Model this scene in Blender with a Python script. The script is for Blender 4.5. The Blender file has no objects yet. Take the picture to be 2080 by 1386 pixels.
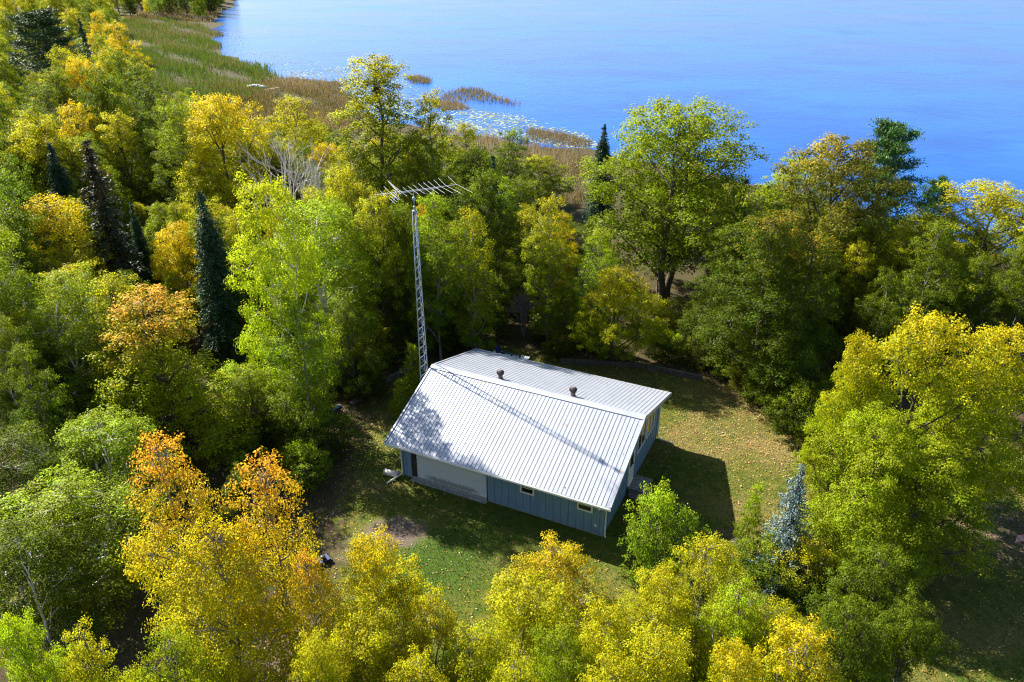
import bpy, math, random
import numpy as np
from mathutils import Vector, Matrix

# ------------------------------------------------------------------ camera, world, sun, exposure
S = bpy.context.scene
COL = S.collection
FPX, PITCH, CAMH = 1542.1, 0.4763, 25.4154          # focal length in photo pixels, pitch down, height
cam_d = bpy.data.cameras.new('camera')
cam_d.sensor_width = 36.0
cam_d.lens = 36.0 * FPX / 2080.0
cam_d.clip_end = 9000.0
cam_d.clip_start = 0.3
cam = bpy.data.objects.new('camera', cam_d)
cam.location = (0, 0, CAMH)
cam.rotation_euler = (math.pi / 2 - PITCH, 0, 0)
COL.objects.link(cam)
S.camera = cam

SUN_AZ, SUN_EL = math.radians(129.65), math.radians(39.7)   # azimuth the light travels to, from +Y towards +X
W = bpy.data.worlds.new('World')
S.world = W
W.use_nodes = True
wn = W.node_tree
sky = wn.nodes.new('ShaderNodeTexSky')
sky.sky_type = 'NISHITA'
sky.sun_disc = False
sky.sun_elevation = SUN_EL
sky.sun_rotation = SUN_AZ + math.pi
sky.altitude = 300
sky.air_density = 1.0
sky.dust_density = 0.8
sky.ozone_density = 2.0
bg = wn.nodes['Background']
bg.inputs['Strength'].default_value = 0.072
wn.links.new(sky.outputs[0], bg.inputs['Color'])

sun_d = bpy.data.lights.new('sun', 'SUN')
sun_d.energy = 5.0
sun_d.angle = math.radians(0.53)
sun_d.color = (1.0, 0.94, 0.84)
sun = bpy.data.objects.new('sun', sun_d)
travel = Vector((math.sin(SUN_AZ) * math.cos(SUN_EL), math.cos(SUN_AZ) * math.cos(SUN_EL), -math.sin(SUN_EL)))
sun.rotation_euler = travel.to_track_quat('-Z', 'Y').to_euler()
sun.location = (-60, 50, 80)
COL.objects.link(sun)

S.view_settings.view_transform = 'Standard'
S.view_settings.look = 'None'
S.view_settings.gamma = 1.0
S.view_settings.use_curve_mapping = False
S.view_settings.exposure = 1.62
S.cycles.use_denoising = True
S.cycles.denoiser = 'OPENIMAGEDENOISE'
S.cycles.denoising_prefilter = 'NONE'
S.cycles.filter_width = 1.1
S.cycles.max_bounces = 6
S.cycles.diffuse_bounces = 3
S.cycles.glossy_bounces = 3
S.cycles.transmission_bounces = 4
S.cycles.transparent_max_bounces = 4
S.cycles.caustics_reflective = False
S.cycles.caustics_refractive = False
S.cycles.sample_clamp_indirect = 4.0

# ------------------------------------------------------------------ pixel -> direction
_c, _s = math.cos(PITCH), math.sin(PITCH)
def ray(px, py):
    a, b = (px - 1040) / FPX, (py - 693) / FPX
    return np.array([a, _c - b * _s, -_s - b * _c])
def on_z(px, py, z=0.0):
    d = ray(px, py); t = (z - CAMH) / d[2]
    return np.array([d[0] * t, d[1] * t, z])
def at_y(px, py, y):
    d = ray(px, py); t = y / d[1]
    return np.array([d[0] * t, y, CAMH + d[2] * t])
def depth(x, y, z):
    return y * _c + (CAMH - z) * _s
def to_px(x, y, z):
    dp = depth(x, y, z)
    up = y * _s + (z - CAMH) * _c
    return 1040 + FPX * x / dp, 693 - FPX * up / dp

# ------------------------------------------------------------------ helpers
def tag(o, label=None, cat=None, group=None, kind=None):
    if label: o['label'] = label
    if cat: o['category'] = cat
    if group: o['group'] = group
    if kind: o['kind'] = kind
    return o
def link(name, mesh, parent=None, mat=None):
    o = bpy.data.objects.new(name, mesh)
    COL.objects.link(o)
    if parent is not None: o.parent = parent
    if mat is not None and mesh is not None and not mesh.materials: mesh.materials.append(mat)
    return o
def empty(name, loc, rz=0.0, label=None, cat=None, group=None):
    o = bpy.data.objects.new(name, None)
    o.empty_display_size = 0.3
    o.location = loc; o.rotation_euler = (0, 0, rz)
    COL.objects.link(o)
    return tag(o, label, cat, group)

class MB:
    """collects simple shapes into one mesh"""
    def __init__(s): s.v = []; s.f = []
    def add(s, vs, fs):
        n = len(s.v); s.v += [tuple(map(float, p)) for p in vs]; s.f += [tuple(i + n for i in f) for f in fs]; return s
    def box(s, x0, x1, y0, y1, z0, z1):
        vs = [(x0,y0,z0),(x1,y0,z0),(x1,y1,z0),(x0,y1,z0),(x0,y0,z1),(x1,y0,z1),(x1,y1,z1),(x0,y1,z1)]
        return s.add(vs, [(0,3,2,1),(4,5,6,7),(0,1,5,4),(1,2,6,5),(2,3,7,6),(3,0,4,7)])
    def prism(s, poly, axis, a, b):
        """poly of 2-D points extruded along axis 0/1/2 from a to b"""
        def P(p, t):
            return {0: (t, p[0], p[1]), 1: (p[0], t, p[1]), 2: (p[0], p[1], t)}[axis]
        n = len(poly)
        vs = [P(p, a) for p in poly] + [P(p, b) for p in poly]
        fs = [tuple(range(n))[::-1], tuple(range(n, 2 * n))]
        fs += [(i, (i + 1) % n, n + (i + 1) % n, n + i) for i in range(n)]
        return s.add(vs, fs)
    def tube(s, pts, rad, k=8, cap=True):
        pts = [Vector(p) for p in pts]
        if not isinstance(rad, (list, tuple, np.ndarray)): rad = [rad] * len(pts)
        vs = []; ref = Vector((0.13, 0.21, 0.97))
        for i, p in enumerate(pts):
            d = (pts[min(i + 1, len(pts) - 1)] - pts[max(i - 1, 0)])
            if d.length < 1e-9: d = Vector((0, 0, 1))
            d.normalize()
            if abs(d.dot(ref)) > 0.95: ref = Vector((0.97, 0.13, 0.2))
            a = d.cross(ref).normalized(); b = d.cross(a)
            for j in range(k):
                t = 2 * math.pi * j / k
                vs.append(p + (a * math.cos(t) + b * math.sin(t)) * rad[i])
        fs = [(i*k+j, i*k+(j+1) % k, (i+1)*k+(j+1) % k, (i+1)*k+j) for i in range(len(pts)-1) for j in range(k)]
        if cap:
            fs.append(tuple(range(k))[::-1]); fs.append(tuple(range((len(pts)-1)*k, len(pts)*k)))
        return s.add(vs, fs)
    def lathe(s, prof, k=20, c=(0, 0, 0)):
        vs = [(c[0] + r * math.cos(2*math.pi*j/k), c[1] + r * math.sin(2*math.pi*j/k), c[2] + z) for r, z in prof for j in range(k)]
        fs = [(i*k+j, i*k+(j+1) % k, (i+1)*k+(j+1) % k, (i+1)*k+j) for i in range(len(prof)-1) for j in range(k)]
        fs.append(tuple(range(k))[::-1]); fs.append(tuple(range((len(prof)-1)*k, len(prof)*k)))
        return s.add(vs, fs)
    def mesh(s, name, mat=None, smooth=False):
        m = bpy.data.meshes.new(name); m.from_pydata(s.v, [], s.f); m.update()
        if mat: m.materials.append(mat)
        if smooth: m.polygons.foreach_set('use_smooth', [True] * len(m.polygons))
        return m
    def obj(s, name, mat, parent=None, smooth=False):
        return link(name, s.mesh(name, mat, smooth), parent)

def quads_mesh(name, V, mat, attrs=None, n=4):
    """V: (N,n,3) array, one n-gon each; attrs: dict of per-face floats"""
    N = len(V)
    m = bpy.data.meshes.new(name)
    m.vertices.add(N * n); m.vertices.foreach_set('co', V.reshape(-1).astype(np.float32))
    m.loops.add(N * n); m.loops.foreach_set('vertex_index', np.arange(N * n, dtype=np.int32))
    m.polygons.add(N)
    m.polygons.foreach_set('loop_start', np.arange(0, N * n, n, dtype=np.int32))
    try: m.polygons.foreach_set('loop_total', np.full(N, n, dtype=np.int32))
    except Exception: pass
    for k, a in (attrs or {}).items():
        at = m.attributes.new(k, 'FLOAT', 'FACE'); at.data.foreach_set('value', a.astype(np.float32))
    m.materials.append(mat)
    m.update(calc_edges=True)
    return m

# ------------------------------------------------------------------ materials
def new_mat(name):
    m = bpy.data.materials.new(name); m.use_nodes = True
    nt = m.node_tree
    return m, nt, nt.nodes, nt.links, nt.nodes['Principled BSDF']
def node(ns, t, **kw):
    n = ns.new(t)
    for k, v in kw.items(): setattr(n, k, v)
    return n
def mixc(ns, ln, fac, a, b, mode='MIX'):
    n = ns.new('ShaderNodeMix'); n.data_type = 'RGBA'; n.blend_type = mode
    for sock, v in ((n.inputs[0], fac), (n.inputs[6], a), (n.inputs[7], b)):
        if isinstance(v, (int, float)): sock.default_value = v
        elif isinstance(v, tuple): sock.default_value = (*v[:3], 1)
        else: ln.new(v, sock)
    return n.outputs[2]
def math_(ns, ln, op, a, b=None, clamp=False):
    n = ns.new('ShaderNodeMath'); n.operation = op; n.use_clamp = clamp
    for i, v in enumerate((a, b)):
        if v is None: continue
        if isinstance(v, (int, float)): n.inputs[i].default_value = v
        else: ln.new(v, n.inputs[i])
    return n.outputs[0]
def noise(ns, ln, scale, detail=4, vec=None, rough=0.55):
    n = ns.new('ShaderNodeTexNoise'); n.inputs['Scale'].default_value = scale
    n.inputs['Detail'].default_value = detail; n.inputs['Roughness'].default_value = rough
    if vec is not None: ln.new(vec, n.inputs['Vector'])
    return n.outputs['Fac']
def ramp(ns, ln, fac, lo, hi):
    n = ns.new('ShaderNodeMapRange'); n.inputs['From Min'].default_value = lo; n.inputs['From Max'].default_value = hi
    n.clamp = True
    ln.new(fac, n.inputs['Value'])
    return n.outputs['Result']
def attr(ns, name, typ='GEOMETRY', out='Fac'):
    n = ns.new('ShaderNodeAttribute'); n.attribute_name = name; n.attribute_type = typ
    return n.outputs[out]
def simple(name, col, rough=0.6, metal=0.0, var=0.25, scale=8.0, bump=0.0, spec=0.5, dark=None):
    m, nt, ns, ln, b = new_mat(name)
    tc = ns.new('ShaderNodeTexCoord')
    f = noise(ns, ln, scale, 5, tc.outputs['Object'])
    d = dark or tuple(c * (1 - var) for c in col)
    l = tuple(min(1, c * (1 + var * 0.5)) for c in col)
    ln.new(mixc(ns, ln, ramp(ns, ln, f, .3, .7), d, l), b.inputs['Base Color'])
    b.inputs['Roughness'].default_value = rough; b.inputs['Metallic'].default_value = metal
    b.inputs['Specular IOR Level'].default_value = spec
    if bump:
        bp = ns.new('ShaderNodeBump'); bp.inputs['Strength'].default_value = bump; bp.inputs['Distance'].default_value = 0.02
        ln.new(f, bp.inputs['Height']); ln.new(bp.outputs[0], b.inputs['Normal'])
    return m

def leaf_material(name, trans=0.54, rough=0.5, spec=0.13, sheen=0.0):
    m, nt, ns, ln, b = new_mat(name)
    oi = ns.new('ShaderNodeObjectInfo')
    lc, cc, hh = attr(ns, 'lc'), attr(ns, 'cc'), attr(ns, 'hh')
    tip = attr(ns, 'tip', 'OBJECT', 'Color'); amt = attr(ns, 'tipamt', 'OBJECT')
    # where the leaves have turned: high in the crown, in patches
    a = math_(ns, ln, 'MULTIPLY', math_(ns, ln, 'SUBTRACT', math_(ns, ln, 'ADD', hh, amt), 1.0), 1.8)
    a = math_(ns, ln, 'ADD', a, math_(ns, ln, 'MULTIPLY', math_(ns, ln, 'SUBTRACT', cc, 0.5), 0.9))
    a = math_(ns, ln, 'ADD', a, math_(ns, ln, 'MULTIPLY', math_(ns, ln, 'SUBTRACT', lc, 0.5), 0.7), clamp=True)
    c = mixc(ns, ln, a, oi.outputs['Color'], tip)
    hs = ns.new('ShaderNodeHueSaturation')
    ln.new(c, hs.inputs['Color'])
    ln.new(math_(ns, ln, 'ADD', 0.485, math_(ns, ln, 'MULTIPLY', cc, 0.03)), hs.inputs['Hue'])
    v = math_(ns, ln, 'ADD', 0.55, math_(ns, ln, 'MULTIPLY', lc, 0.8))
    v = math_(ns, ln, 'ADD', v, math_(ns, ln, 'MULTIPLY', cc, 0.4))
    ln.new(v, hs.inputs['Value'])
    ln.new(hs.outputs[0], b.inputs['Base Color'])
    b.inputs['Roughness'].default_value = rough; b.inputs['Specular IOR Level'].default_value = spec
    tr = ns.new('ShaderNodeBsdfTranslucent')
    ln.new(hs.outputs[0], tr.inputs['Color'])
    mx = ns.new('ShaderNodeMixShader'); mx.inputs[0].default_value = trans
    ln.new(b.outputs[0], mx.inputs[1]); ln.new(tr.outputs[0], mx.inputs[2])
    ln.new(mx.outputs[0], nt.nodes['Material Output'].inputs['Surface'])
    return m

M = {}
M['leaf'] = leaf_material('leaf')
M['needle'] = leaf_material('needle', trans=0.12, rough=0.55, spec=0.25)
M['bark'] = simple('bark', (0.085, 0.065, 0.05), 0.9, var=0.5, scale=6, bump=0.6)
M['bark_grey'] = simple('bark_grey', (0.22, 0.19, 0.165), 0.9, var=0.45, scale=5, bump=0.6)
M['bark_white'] = simple('bark_white', (0.62, 0.58, 0.52), 0.8, var=0.3, scale=3, bump=0.3)
M['dead_wood'] = simple('dead_wood', (0.60, 0.56, 0.52), 0.85, var=0.3, scale=4, bump=0.3)
M['needle_bark'] = simple('needle_bark', (0.11, 0.075, 0.055), 0.9, var=0.4, scale=6, bump=0.5)
M['timber'] = simple('timber', (0.11, 0.085, 0.07), 0.85, var=0.5, scale=5, bump=0.5)
M['grey_wood'] = simple('grey_wood', (0.24, 0.22, 0.20), 0.8, var=0.6, scale=7, bump=0.4)
M['concrete'] = simple('concrete', (0.36, 0.35, 0.33), 0.85, var=0.3, scale=5, bump=0.2)
M['white_trim'] = simple('white_trim', (0.80, 0.80, 0.79), 0.5, var=0.10, scale=6)
M['dark_trim'] = simple('dark_trim', (0.035, 0.03, 0.035), 0.6, var=0.3)
M['dark_metal'] = simple('dark_metal', (0.05, 0.05, 0.055), 0.5, 0.4, var=0.3)
M['galv'] = simple('galv', (0.34, 0.38, 0.43), 0.45, 0.55, var=0.2, scale=10)
M['alu'] = simple('alu', (0.58, 0.58, 0.58), 0.4, 0.3, var=0.15, scale=10)
M['vent_metal'] = simple('vent_metal', (0.16, 0.125, 0.115), 0.55, 0.4, var=0.4, scale=12)
M['green_paint'] = simple('green_paint', (0.03, 0.07, 0.05), 0.6, var=0.4)
M['blue_paint'] = simple('blue_paint', (0.05, 0.18, 0.50), 0.5, var=0.2)
M['navy'] = simple('navy', (0.02, 0.035, 0.12), 0.45, var=0.3)
M['rubber'] = simple('rubber', (0.025, 0.025, 0.025), 0.8, var=0.3)
M['white_plastic'] = simple('white_plastic', (0.78, 0.78, 0.76), 0.45, var=0.12)
M['canvas'] = simple('canvas', (0.70, 0.72, 0.74), 0.8, var=0.25, scale=3)
M['boat_blue'] = simple('boat_blue', (0.10, 0.28, 0.55), 0.5, var=0.2)
M['plank'] = simple('plank', (0.42, 0.30, 0.20), 0.8, var=0.3, scale=4)
M['red'] = simple('red', (0.62, 0.015, 0.025), 0.7, var=0.15)
M['flag_white'] = simple('flag_white', (0.78, 0.74, 0.70), 0.8, var=0.1)
M['flag_blue'] = simple('flag_blue', (0.02, 0.03, 0.15), 0.8, var=0.2)
m, nt, ns, ln, b = new_mat('glass'); M['glass'] = m
b.inputs['Base Color'].default_value = (0.015, 0.018, 0.02, 1); b.inputs['Roughness'].default_value = 0.06
m, nt, ns, ln, b = new_mat('blue_ball'); M['ball'] = m
b.inputs['Base Color'].default_value = (0.03, 0.16, 0.6, 1); b.inputs['Roughness'].default_value = 0.08; b.inputs['Metallic'].default_value = 0.5

# roof sheet: pale blue-grey painted steel
m, nt, ns, ln, b = new_mat('roof_steel'); M['roof'] = m
tc = ns.new('ShaderNodeTexCoord')
geo = ns.new('ShaderNodeNewGeometry')
f1 = noise(ns, ln, 1.3, 5, geo.outputs['Position']); f2 = noise(ns, ln, 40, 3, geo.outputs['Position'])
c = mixc(ns, ln, ramp(ns, ln, f1, .35, .7), (0.325, 0.348, 0.40), (0.37, 0.393, 0.443))
c = mixc(ns, ln, ramp(ns, ln, f2, .66, .78), c, (0.26, 0.26, 0.26))
oi = ns.new('ShaderNodeObjectInfo')
mps = ns.new('ShaderNodeMapping'); mps.inputs['Scale'].default_value = (7, .35, 1); ln.new(tc.outputs['Object'], mps.inputs['Vector'])
fs_ = noise(ns, ln, 3.0, 4, mps.outputs[0])
c = mixc(ns, ln, math_(ns, ln, 'MULTIPLY', ramp(ns, ln, fs_, .5, .8), 0.35), c, (0.22, 0.22, 0.22))
hs = ns.new('ShaderNodeHueSaturation'); ln.new(c, hs.inputs['Color']); ln.new(math_(ns, ln, 'ADD', 0.95, math_(ns, ln, 'MULTIPLY', oi.outputs['Random'], 0.09)), hs.inputs['Value'])
ln.new(hs.outputs[0], b.inputs['Base Color'])
b.inputs['Roughness'].default_value = 0.42; b.inputs['Metallic'].default_value = 0.25

# siding: blue paint, a little weathered
m, nt, ns, ln, b = new_mat('siding'); M['siding'] = m
tc = ns.new('ShaderNodeTexCoord'); mp = ns.new('ShaderNodeMapping'); mp.inputs['Scale'].default_value = (3, 3, 0.5)
ln.new(tc.outputs['Object'], mp.inputs['Vector'])
f1 = noise(ns, ln, 2.0, 5, mp.outputs[0]); f2 = noise(ns, ln, 0.7, 3, tc.outputs['Object'])
c = mixc(ns, ln, ramp(ns, ln, f1, .3, .75), (0.15, 0.25, 0.40), (0.20, 0.325, 0.49))
c = mixc(ns, ln, math_(ns, ln, 'MULTIPLY', ramp(ns, ln, f2, .5, .8), 0.35), c, (0.19, 0.28, 0.40))
ln.new(c, b.inputs['Base Color']); b.inputs['Roughness'].default_value = 0.6

# garage door: white with a mildew stain along its foot
m, nt, ns, ln, b = new_mat('garage_white'); M['garage'] = m
tc = ns.new('ShaderNodeTexCoord'); sp = ns.new('ShaderNodeSeparateXYZ'); ln.new(tc.outputs['Object'], sp.inputs[0])
mp = ns.new('ShaderNodeMapping'); mp.inputs['Scale'].default_value = (9, 9, 1.0); ln.new(tc.outputs['Object'], mp.inputs['Vector'])
nz = noise(ns, ln, 2.2, 4, mp.outputs[0])
zz = math_(ns, ln, 'ADD', sp.outputs['Z'], math_(ns, ln, 'MULTIPLY', nz, 0.5))
band = math_(ns, ln, 'MULTIPLY', ramp(ns, ln, zz, .72, .58), ramp(ns, ln, zz, .30, .42))
xm = math_(ns, ln, 'MULTIPLY', ramp(ns, ln, sp.outputs['X'], -10.7, -10.2), ramp(ns, ln, sp.outputs['X'], -7.2, -7.7))
st = math_(ns, ln, 'MULTIPLY', math_(ns, ln, 'MULTIPLY', band, xm), 0.75)
ln.new(mixc(ns, ln, st, (0.66, 0.71, 0.78), (0.17, 0.19, 0.15)), b.inputs['Base Color']); b.inputs['Roughness'].default_value = 0.55

# ------------------------------------------------------------------ terrain
LAKE_Z = -1.5
SHORE_PX = [(500, -6), (462, 30), (440, 70), (470, 112), (575, 158), (640, 190), (720, 225), (860, 258), (1010, 285), (1190, 306),
            (1400, 345), (1560, 375), (1800, 445), (2080, 540), (2400, 690)]
SHORE = np.array([on_z(x, y, LAKE_Z)[:2] for x, y in SHORE_PX])
SHORE = np.vstack([[-330, 1500], [-200, 700], SHORE, [75, 45], [120, 10], [400, -60]])
def poly_dist(P, L):
    best = np.full(len(P), 1e9); sgn = np.ones(len(P))
    for a, c in zip(L[:-1], L[1:]):
        d = c - a; t = np.clip(((P - a) @ d) / (d @ d), 0, 1)
        q = a + t[:, None] * d
        dd = np.hypot(*(P - q).T)
        cr = d[0] * (P[:, 1] - a[1]) - d[1] * (P[:, 0] - a[0])
        u = dd < best
        best = np.where(u, dd, best); sgn = np.where(u, np.sign(cr), sgn)
    return best * sgn            # along the line from far to near the lake lies on the left (+)
def terrain(x, y):
    P = np.stack([np.atleast_1d(x), np.atleast_1d(y)], 1).astype(float)
    d = poly_dist(P, SHORE)      # + in the lake
    t = np.clip((d + 34) / 34, 0, 1); t = t * t * (3 - 2 * t)
    z = -1.42 * t - np.clip(d, 0, 12) * 0.09
    n = 0.10 * np.sin(x * 0.31 + 1.3) * np.sin(y * 0.27) * np.clip((np.hypot(np.atleast_1d(x), np.atleast_1d(y) - 34) - 16) / 12, 0, 1)
    return z + n
def tz(x, y): return float(terrain(x, y)[0])

LAWN_PX = [(735, 880), (775, 800), (870, 735), (1000, 700), (1180, 732), (1440, 772), (1570, 850), (1650, 920), (1900, 880), (2300, 960),
           (2600, 1700), (560, 1700), (640, 1300), (690, 1170), (700, 1010)]
LAWN = np.array([on_z(x, y, 0)[:2] for x, y in LAWN_PX])
def inside(P, poly):
    r = np.zeros(len(P), bool); x, y = P[:, 0], P[:, 1]; n = len(poly); j = n - 1
    for i in range(n):
        xi, yi = poly[i]; xj, yj = poly[j]
        c = ((yi > y) != (yj > y)) & (x < (xj - xi) * (y - yi) / (yj - yi + 1e-12) + xi)
        r ^= c; j = i
    return r
def edge_fall(P, poly, w):
    L = np.vstack([poly, poly[:1]])
    d = np.abs(poly_dist(P, L)); s = np.where(inside(P, poly), d, -d)
    return np.clip(s / w * 0.5 + 0.5, 0, 1)

def axis(lo, hi, fine_lo, fine_hi, step, grow=1.18):
    a = list(np.arange(fine_lo, fine_hi + 1e-6, step)); s = step; v = fine_hi
    while v < hi: s *= grow; v += s; a.append(min(v, hi))
    s = step; v = fine_lo
    while v > lo: s *= grow; v -= s; a.insert(0, max(v, lo))
    return np.array(a)
gx = axis(-5000, 5000, -40, 45, 0.9); gy = axis(-3000, 6000, 8, 70, 0.9)
X, Y = np.meshgrid(gx, gy); P = np.stack([X.ravel(), Y.ravel()], 1)
Z = terrain(P[:, 0], P[:, 1])
nx, ny = len(gx), len(gy)
V = np.column_stack([P, Z])
idx = np.arange(nx * ny).reshape(ny, nx)
F = np.stack([idx[:-1, :-1], idx[:-1, 1:], idx[1:, 1:], idx[1:, :-1]], -1).reshape(-1, 4)
gm = bpy.data.meshes.new('ground')
gm.vertices.add(len(V)); gm.vertices.foreach_set('co', V.astype(np.float32).ravel())
gm.loops.add(F.size); gm.loops.foreach_set('vertex_index', F.astype(np.int32).ravel())
gm.polygons.add(len(F)); gm.polygons.foreach_set('loop_start', np.arange(0, F.size, 4, dtype=np.int32))
try: gm.polygons.foreach_set('loop_total', np.full(len(F), 4, dtype=np.int32))
except Exception: pass
gm.update(calc_edges=True)
gm.polygons.foreach_set('use_smooth', np.ones(len(F), bool))
lawn_v = edge_fall(P, LAWN, 2.0)
def blob(px, py, rx, ry, z=0):
    c = on_z(px, py, z)[:2]; d = np.hypot((P[:, 0] - c[0]) / rx, (P[:, 1] - c[1]) / ry)
    return np.clip(1.6 - d, 0, 1)
dirt_v = np.maximum.reduce([blob(800, 1082, 1.5, 1.1), 0.6 * blob(715, 1120, 1.2, 1.0), 0.8 * blob(640, 1330, 2.2, 2.2), 0.6 * blob(1500, 1100, 1.4, 1.2), 0.7 * blob(2050, 1090, 2.5, 2.5)])
litter_v = np.maximum.reduce([blob(1540, 880, 4.5, 3.5), 0.7 * blob(1330, 770, 8, 3.0), 0.6 * blob(1560, 1020, 2.5, 3.5), 0.7 * blob(760, 860, 3, 3), 0.6 * blob(2000, 1230, 3, 3)])
green_v = np.maximum.reduce([blob(880, 1140, 2.6, 2.2), 0.5 * blob(1060, 1080, 3, 2)])  # dark green patch: lush grass with the foreground tree's shadow painted into it
for nm, a in (('lawn', lawn_v), ('dirt', dirt_v), ('litter', litter_v), ('green', green_v)):
    at = gm.attributes.new(nm, 'FLOAT', 'POINT'); at.data.foreach_set('value', a.astype(np.float32))
m, nt, ns, ln, b = new_mat('ground'); M['ground'] = m
geo = ns.new('ShaderNodeNewGeometry'); pos = geo.outputs['Position']
n1 = noise(ns, ln, 0.35, 4, pos); n2 = noise(ns, ln, 2.2, 5, pos); n3 = noise(ns, ln, 16, 4, pos, 0.7); n4 = noise(ns, ln, 60, 2, pos, 0.7)
grass = mixc(ns, ln, ramp(ns, ln, n2, .35, .68), (0.06, 0.10, 0.010), (0.17, 0.165, 0.022))
dry = mixc(ns, ln, ramp(ns, ln, n3, .3, .7), (0.20, 0.13, 0.04), (0.36, 0.25, 0.11))
dryf = math_(ns, ln, 'ADD', math_(ns, ln, 'MULTIPLY', attr(ns, 'litter'), 0.65), math_(ns, ln, 'SUBTRACT', ramp(ns, ln, n1, .42, .72), 0.25), clamp=True)
c = mixc(ns, ln, math_(ns, ln, 'MULTIPLY', dryf, ramp(ns, ln, n3, .25, .6)), grass, dry)
c = mixc(ns, ln, attr(ns, 'green'), c, mixc(ns, ln, n3, (0.035, 0.08, 0.010), (0.09, 0.135, 0.014)))
floor = mixc(ns, ln, ramp(ns, ln, n3, .3, .7), (0.035, 0.024, 0.014), (0.13, 0.085, 0.045))
floor = mixc(ns, ln, math_(ns, ln, 'MULTIPLY', ramp(ns, ln, n2, .42, .62), 0.7), floor, (0.04, 0.06, 0.010))
lf = math_(ns, ln, 'ADD', attr(ns, 'lawn'), math_(ns, ln, 'MULTIPLY', math_(ns, ln, 'SUBTRACT', n2, 0.5), 0.8))
c = mixc(ns, ln, ramp(ns, ln, lf, .35, .65), floor, c)
dirt = mixc(ns, ln, n3, (0.095, 0.07, 0.05), (0.20, 0.155, 0.12))
df = math_(ns, ln, 'ADD', attr(ns, 'dirt'), math_(ns, ln, 'MULTIPLY', math_(ns, ln, 'SUBTRACT', n2, 0.5), 0.9))
c = mixc(ns, ln, ramp(ns, ln, df, .35, .75), c, dirt)
c = mixc(ns, ln, ramp(ns, ln, n4, .45, .9), c, (0.01, 0.012, 0.005))
ln.new(c, b.inputs['Base Color']); b.inputs['Roughness'].default_value = 0.95; b.inputs['Specular IOR Level'].default_value = 0.15
bp = ns.new('ShaderNodeBump'); bp.inputs['Strength'].default_value = 0.7; bp.inputs['Distance'].default_value = 0.06
ln.new(math_(ns, ln, 'ADD', n3, math_(ns, ln, 'MULTIPLY', n4, 0.6)), bp.inputs['Height']); ln.new(bp.outputs[0], b.inputs['Normal'])
tag(link('ground', gm, None, m), 'lawn and leaf-strewn woodland floor sloping gently to the lake', 'ground', kind='structure')

# water
m, nt, ns, ln, b = new_mat('water'); M['water'] = m
geo = ns.new('ShaderNodeNewGeometry'); pos = geo.outputs['Position']
mp = ns.new('ShaderNodeMapping'); mp.inputs['Rotation'].default_value = (0, 0, 0.35); mp.inputs['Scale'].default_value = (0.7, 1.0, 1)
ln.new(pos, mp.inputs['Vector'])
big = noise(ns, ln, 0.022, 5, mp.outputs[0], 0.6); mid = noise(ns, ln, 0.06, 6, mp.outputs[0], 0.6)
w1 = noise(ns, ln, 1.1, 3, mp.outputs[0], 0.6); w2 = noise(ns, ln, 0.33, 3, pos, 0.6)
c = mixc(ns, ln, ramp(ns, ln, big, .40, .64), (0.003, 0.060, 0.27), (0.009, 0.100, 0.37))
c = mixc(ns, ln, math_(ns, ln, 'MULTIPLY', ramp(ns, ln, mid, .50, .68), 0.6), c, (0.002, 0.038, 0.20))
ln.new(c, b.inputs['Base Color'])
ln.new(math_(ns, ln, 'ADD', 0.17, math_(ns, ln, 'MULTIPLY', big, 0.12)), b.inputs['Roughness'])
b.inputs['IOR'].default_value = 1.33; b.inputs['Specular IOR Level'].default_value = 0.24
bp = ns.new('ShaderNodeBump'); bp.inputs['Strength'].default_value = 0.22; bp.inputs['Distance'].default_value = 0.25
ln.new(math_(ns, ln, 'ADD', math_(ns, ln, 'MULTIPLY', w1, 0.35), w2), bp.inputs['Height']); ln.new(bp.outputs[0], b.inputs['Normal'])
mb = MB().add([(-5000, -3000, LAKE_Z), (5000, -3000, LAKE_Z), (5000, 6000, LAKE_Z), (-5000, 6000, LAKE_Z)], [(0, 1, 2, 3)])
tag(mb.obj('lake_water', m), 'calm blue lake water with faint ripples', 'water', kind='structure')


# ------------------------------------------------------------------ house (local x along the ridge, y towards the lake, z up)
YAW = 0.4447
HO = (6.7031, 32.1153, 0.0)
LR, WF, HR, HE, WB, HB = 12.4, 5.024, 4.573, 2.506, 5.309, 3.039
XR, XL, YF, YB = -0.4966, -11.91, -4.306, 5.018            # wall footprint
house = empty('house', HO, -YAW, 'blue board-and-batten house with pale ribbed metal roof and attached garage', 'house')
def hl(x, y, z=0.0):
    c, s = math.cos(YAW), math.sin(YAW)
    return (HO[0] + c * x + s * y, HO[1] - s * x + c * y, z)
SF, SB = (HR - HE) / WF, (HR - HB) / WB
def roof_z(y):                                              # top of the sheathing
    return HR + SF * y if y < 0 else HR - SB * y
TH = 0.16
def under(y): return roof_z(y) - TH - 0.004
# sheathing, solid wedge-shaped slabs
roof = MB().prism([(-WF, HE), (0, HR), (WB, HB), (WB, HB - TH), (0, HR - TH), (-WF, HE - TH)], 0, -LR, 0).obj('roof', M['white_trim'], house)
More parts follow.
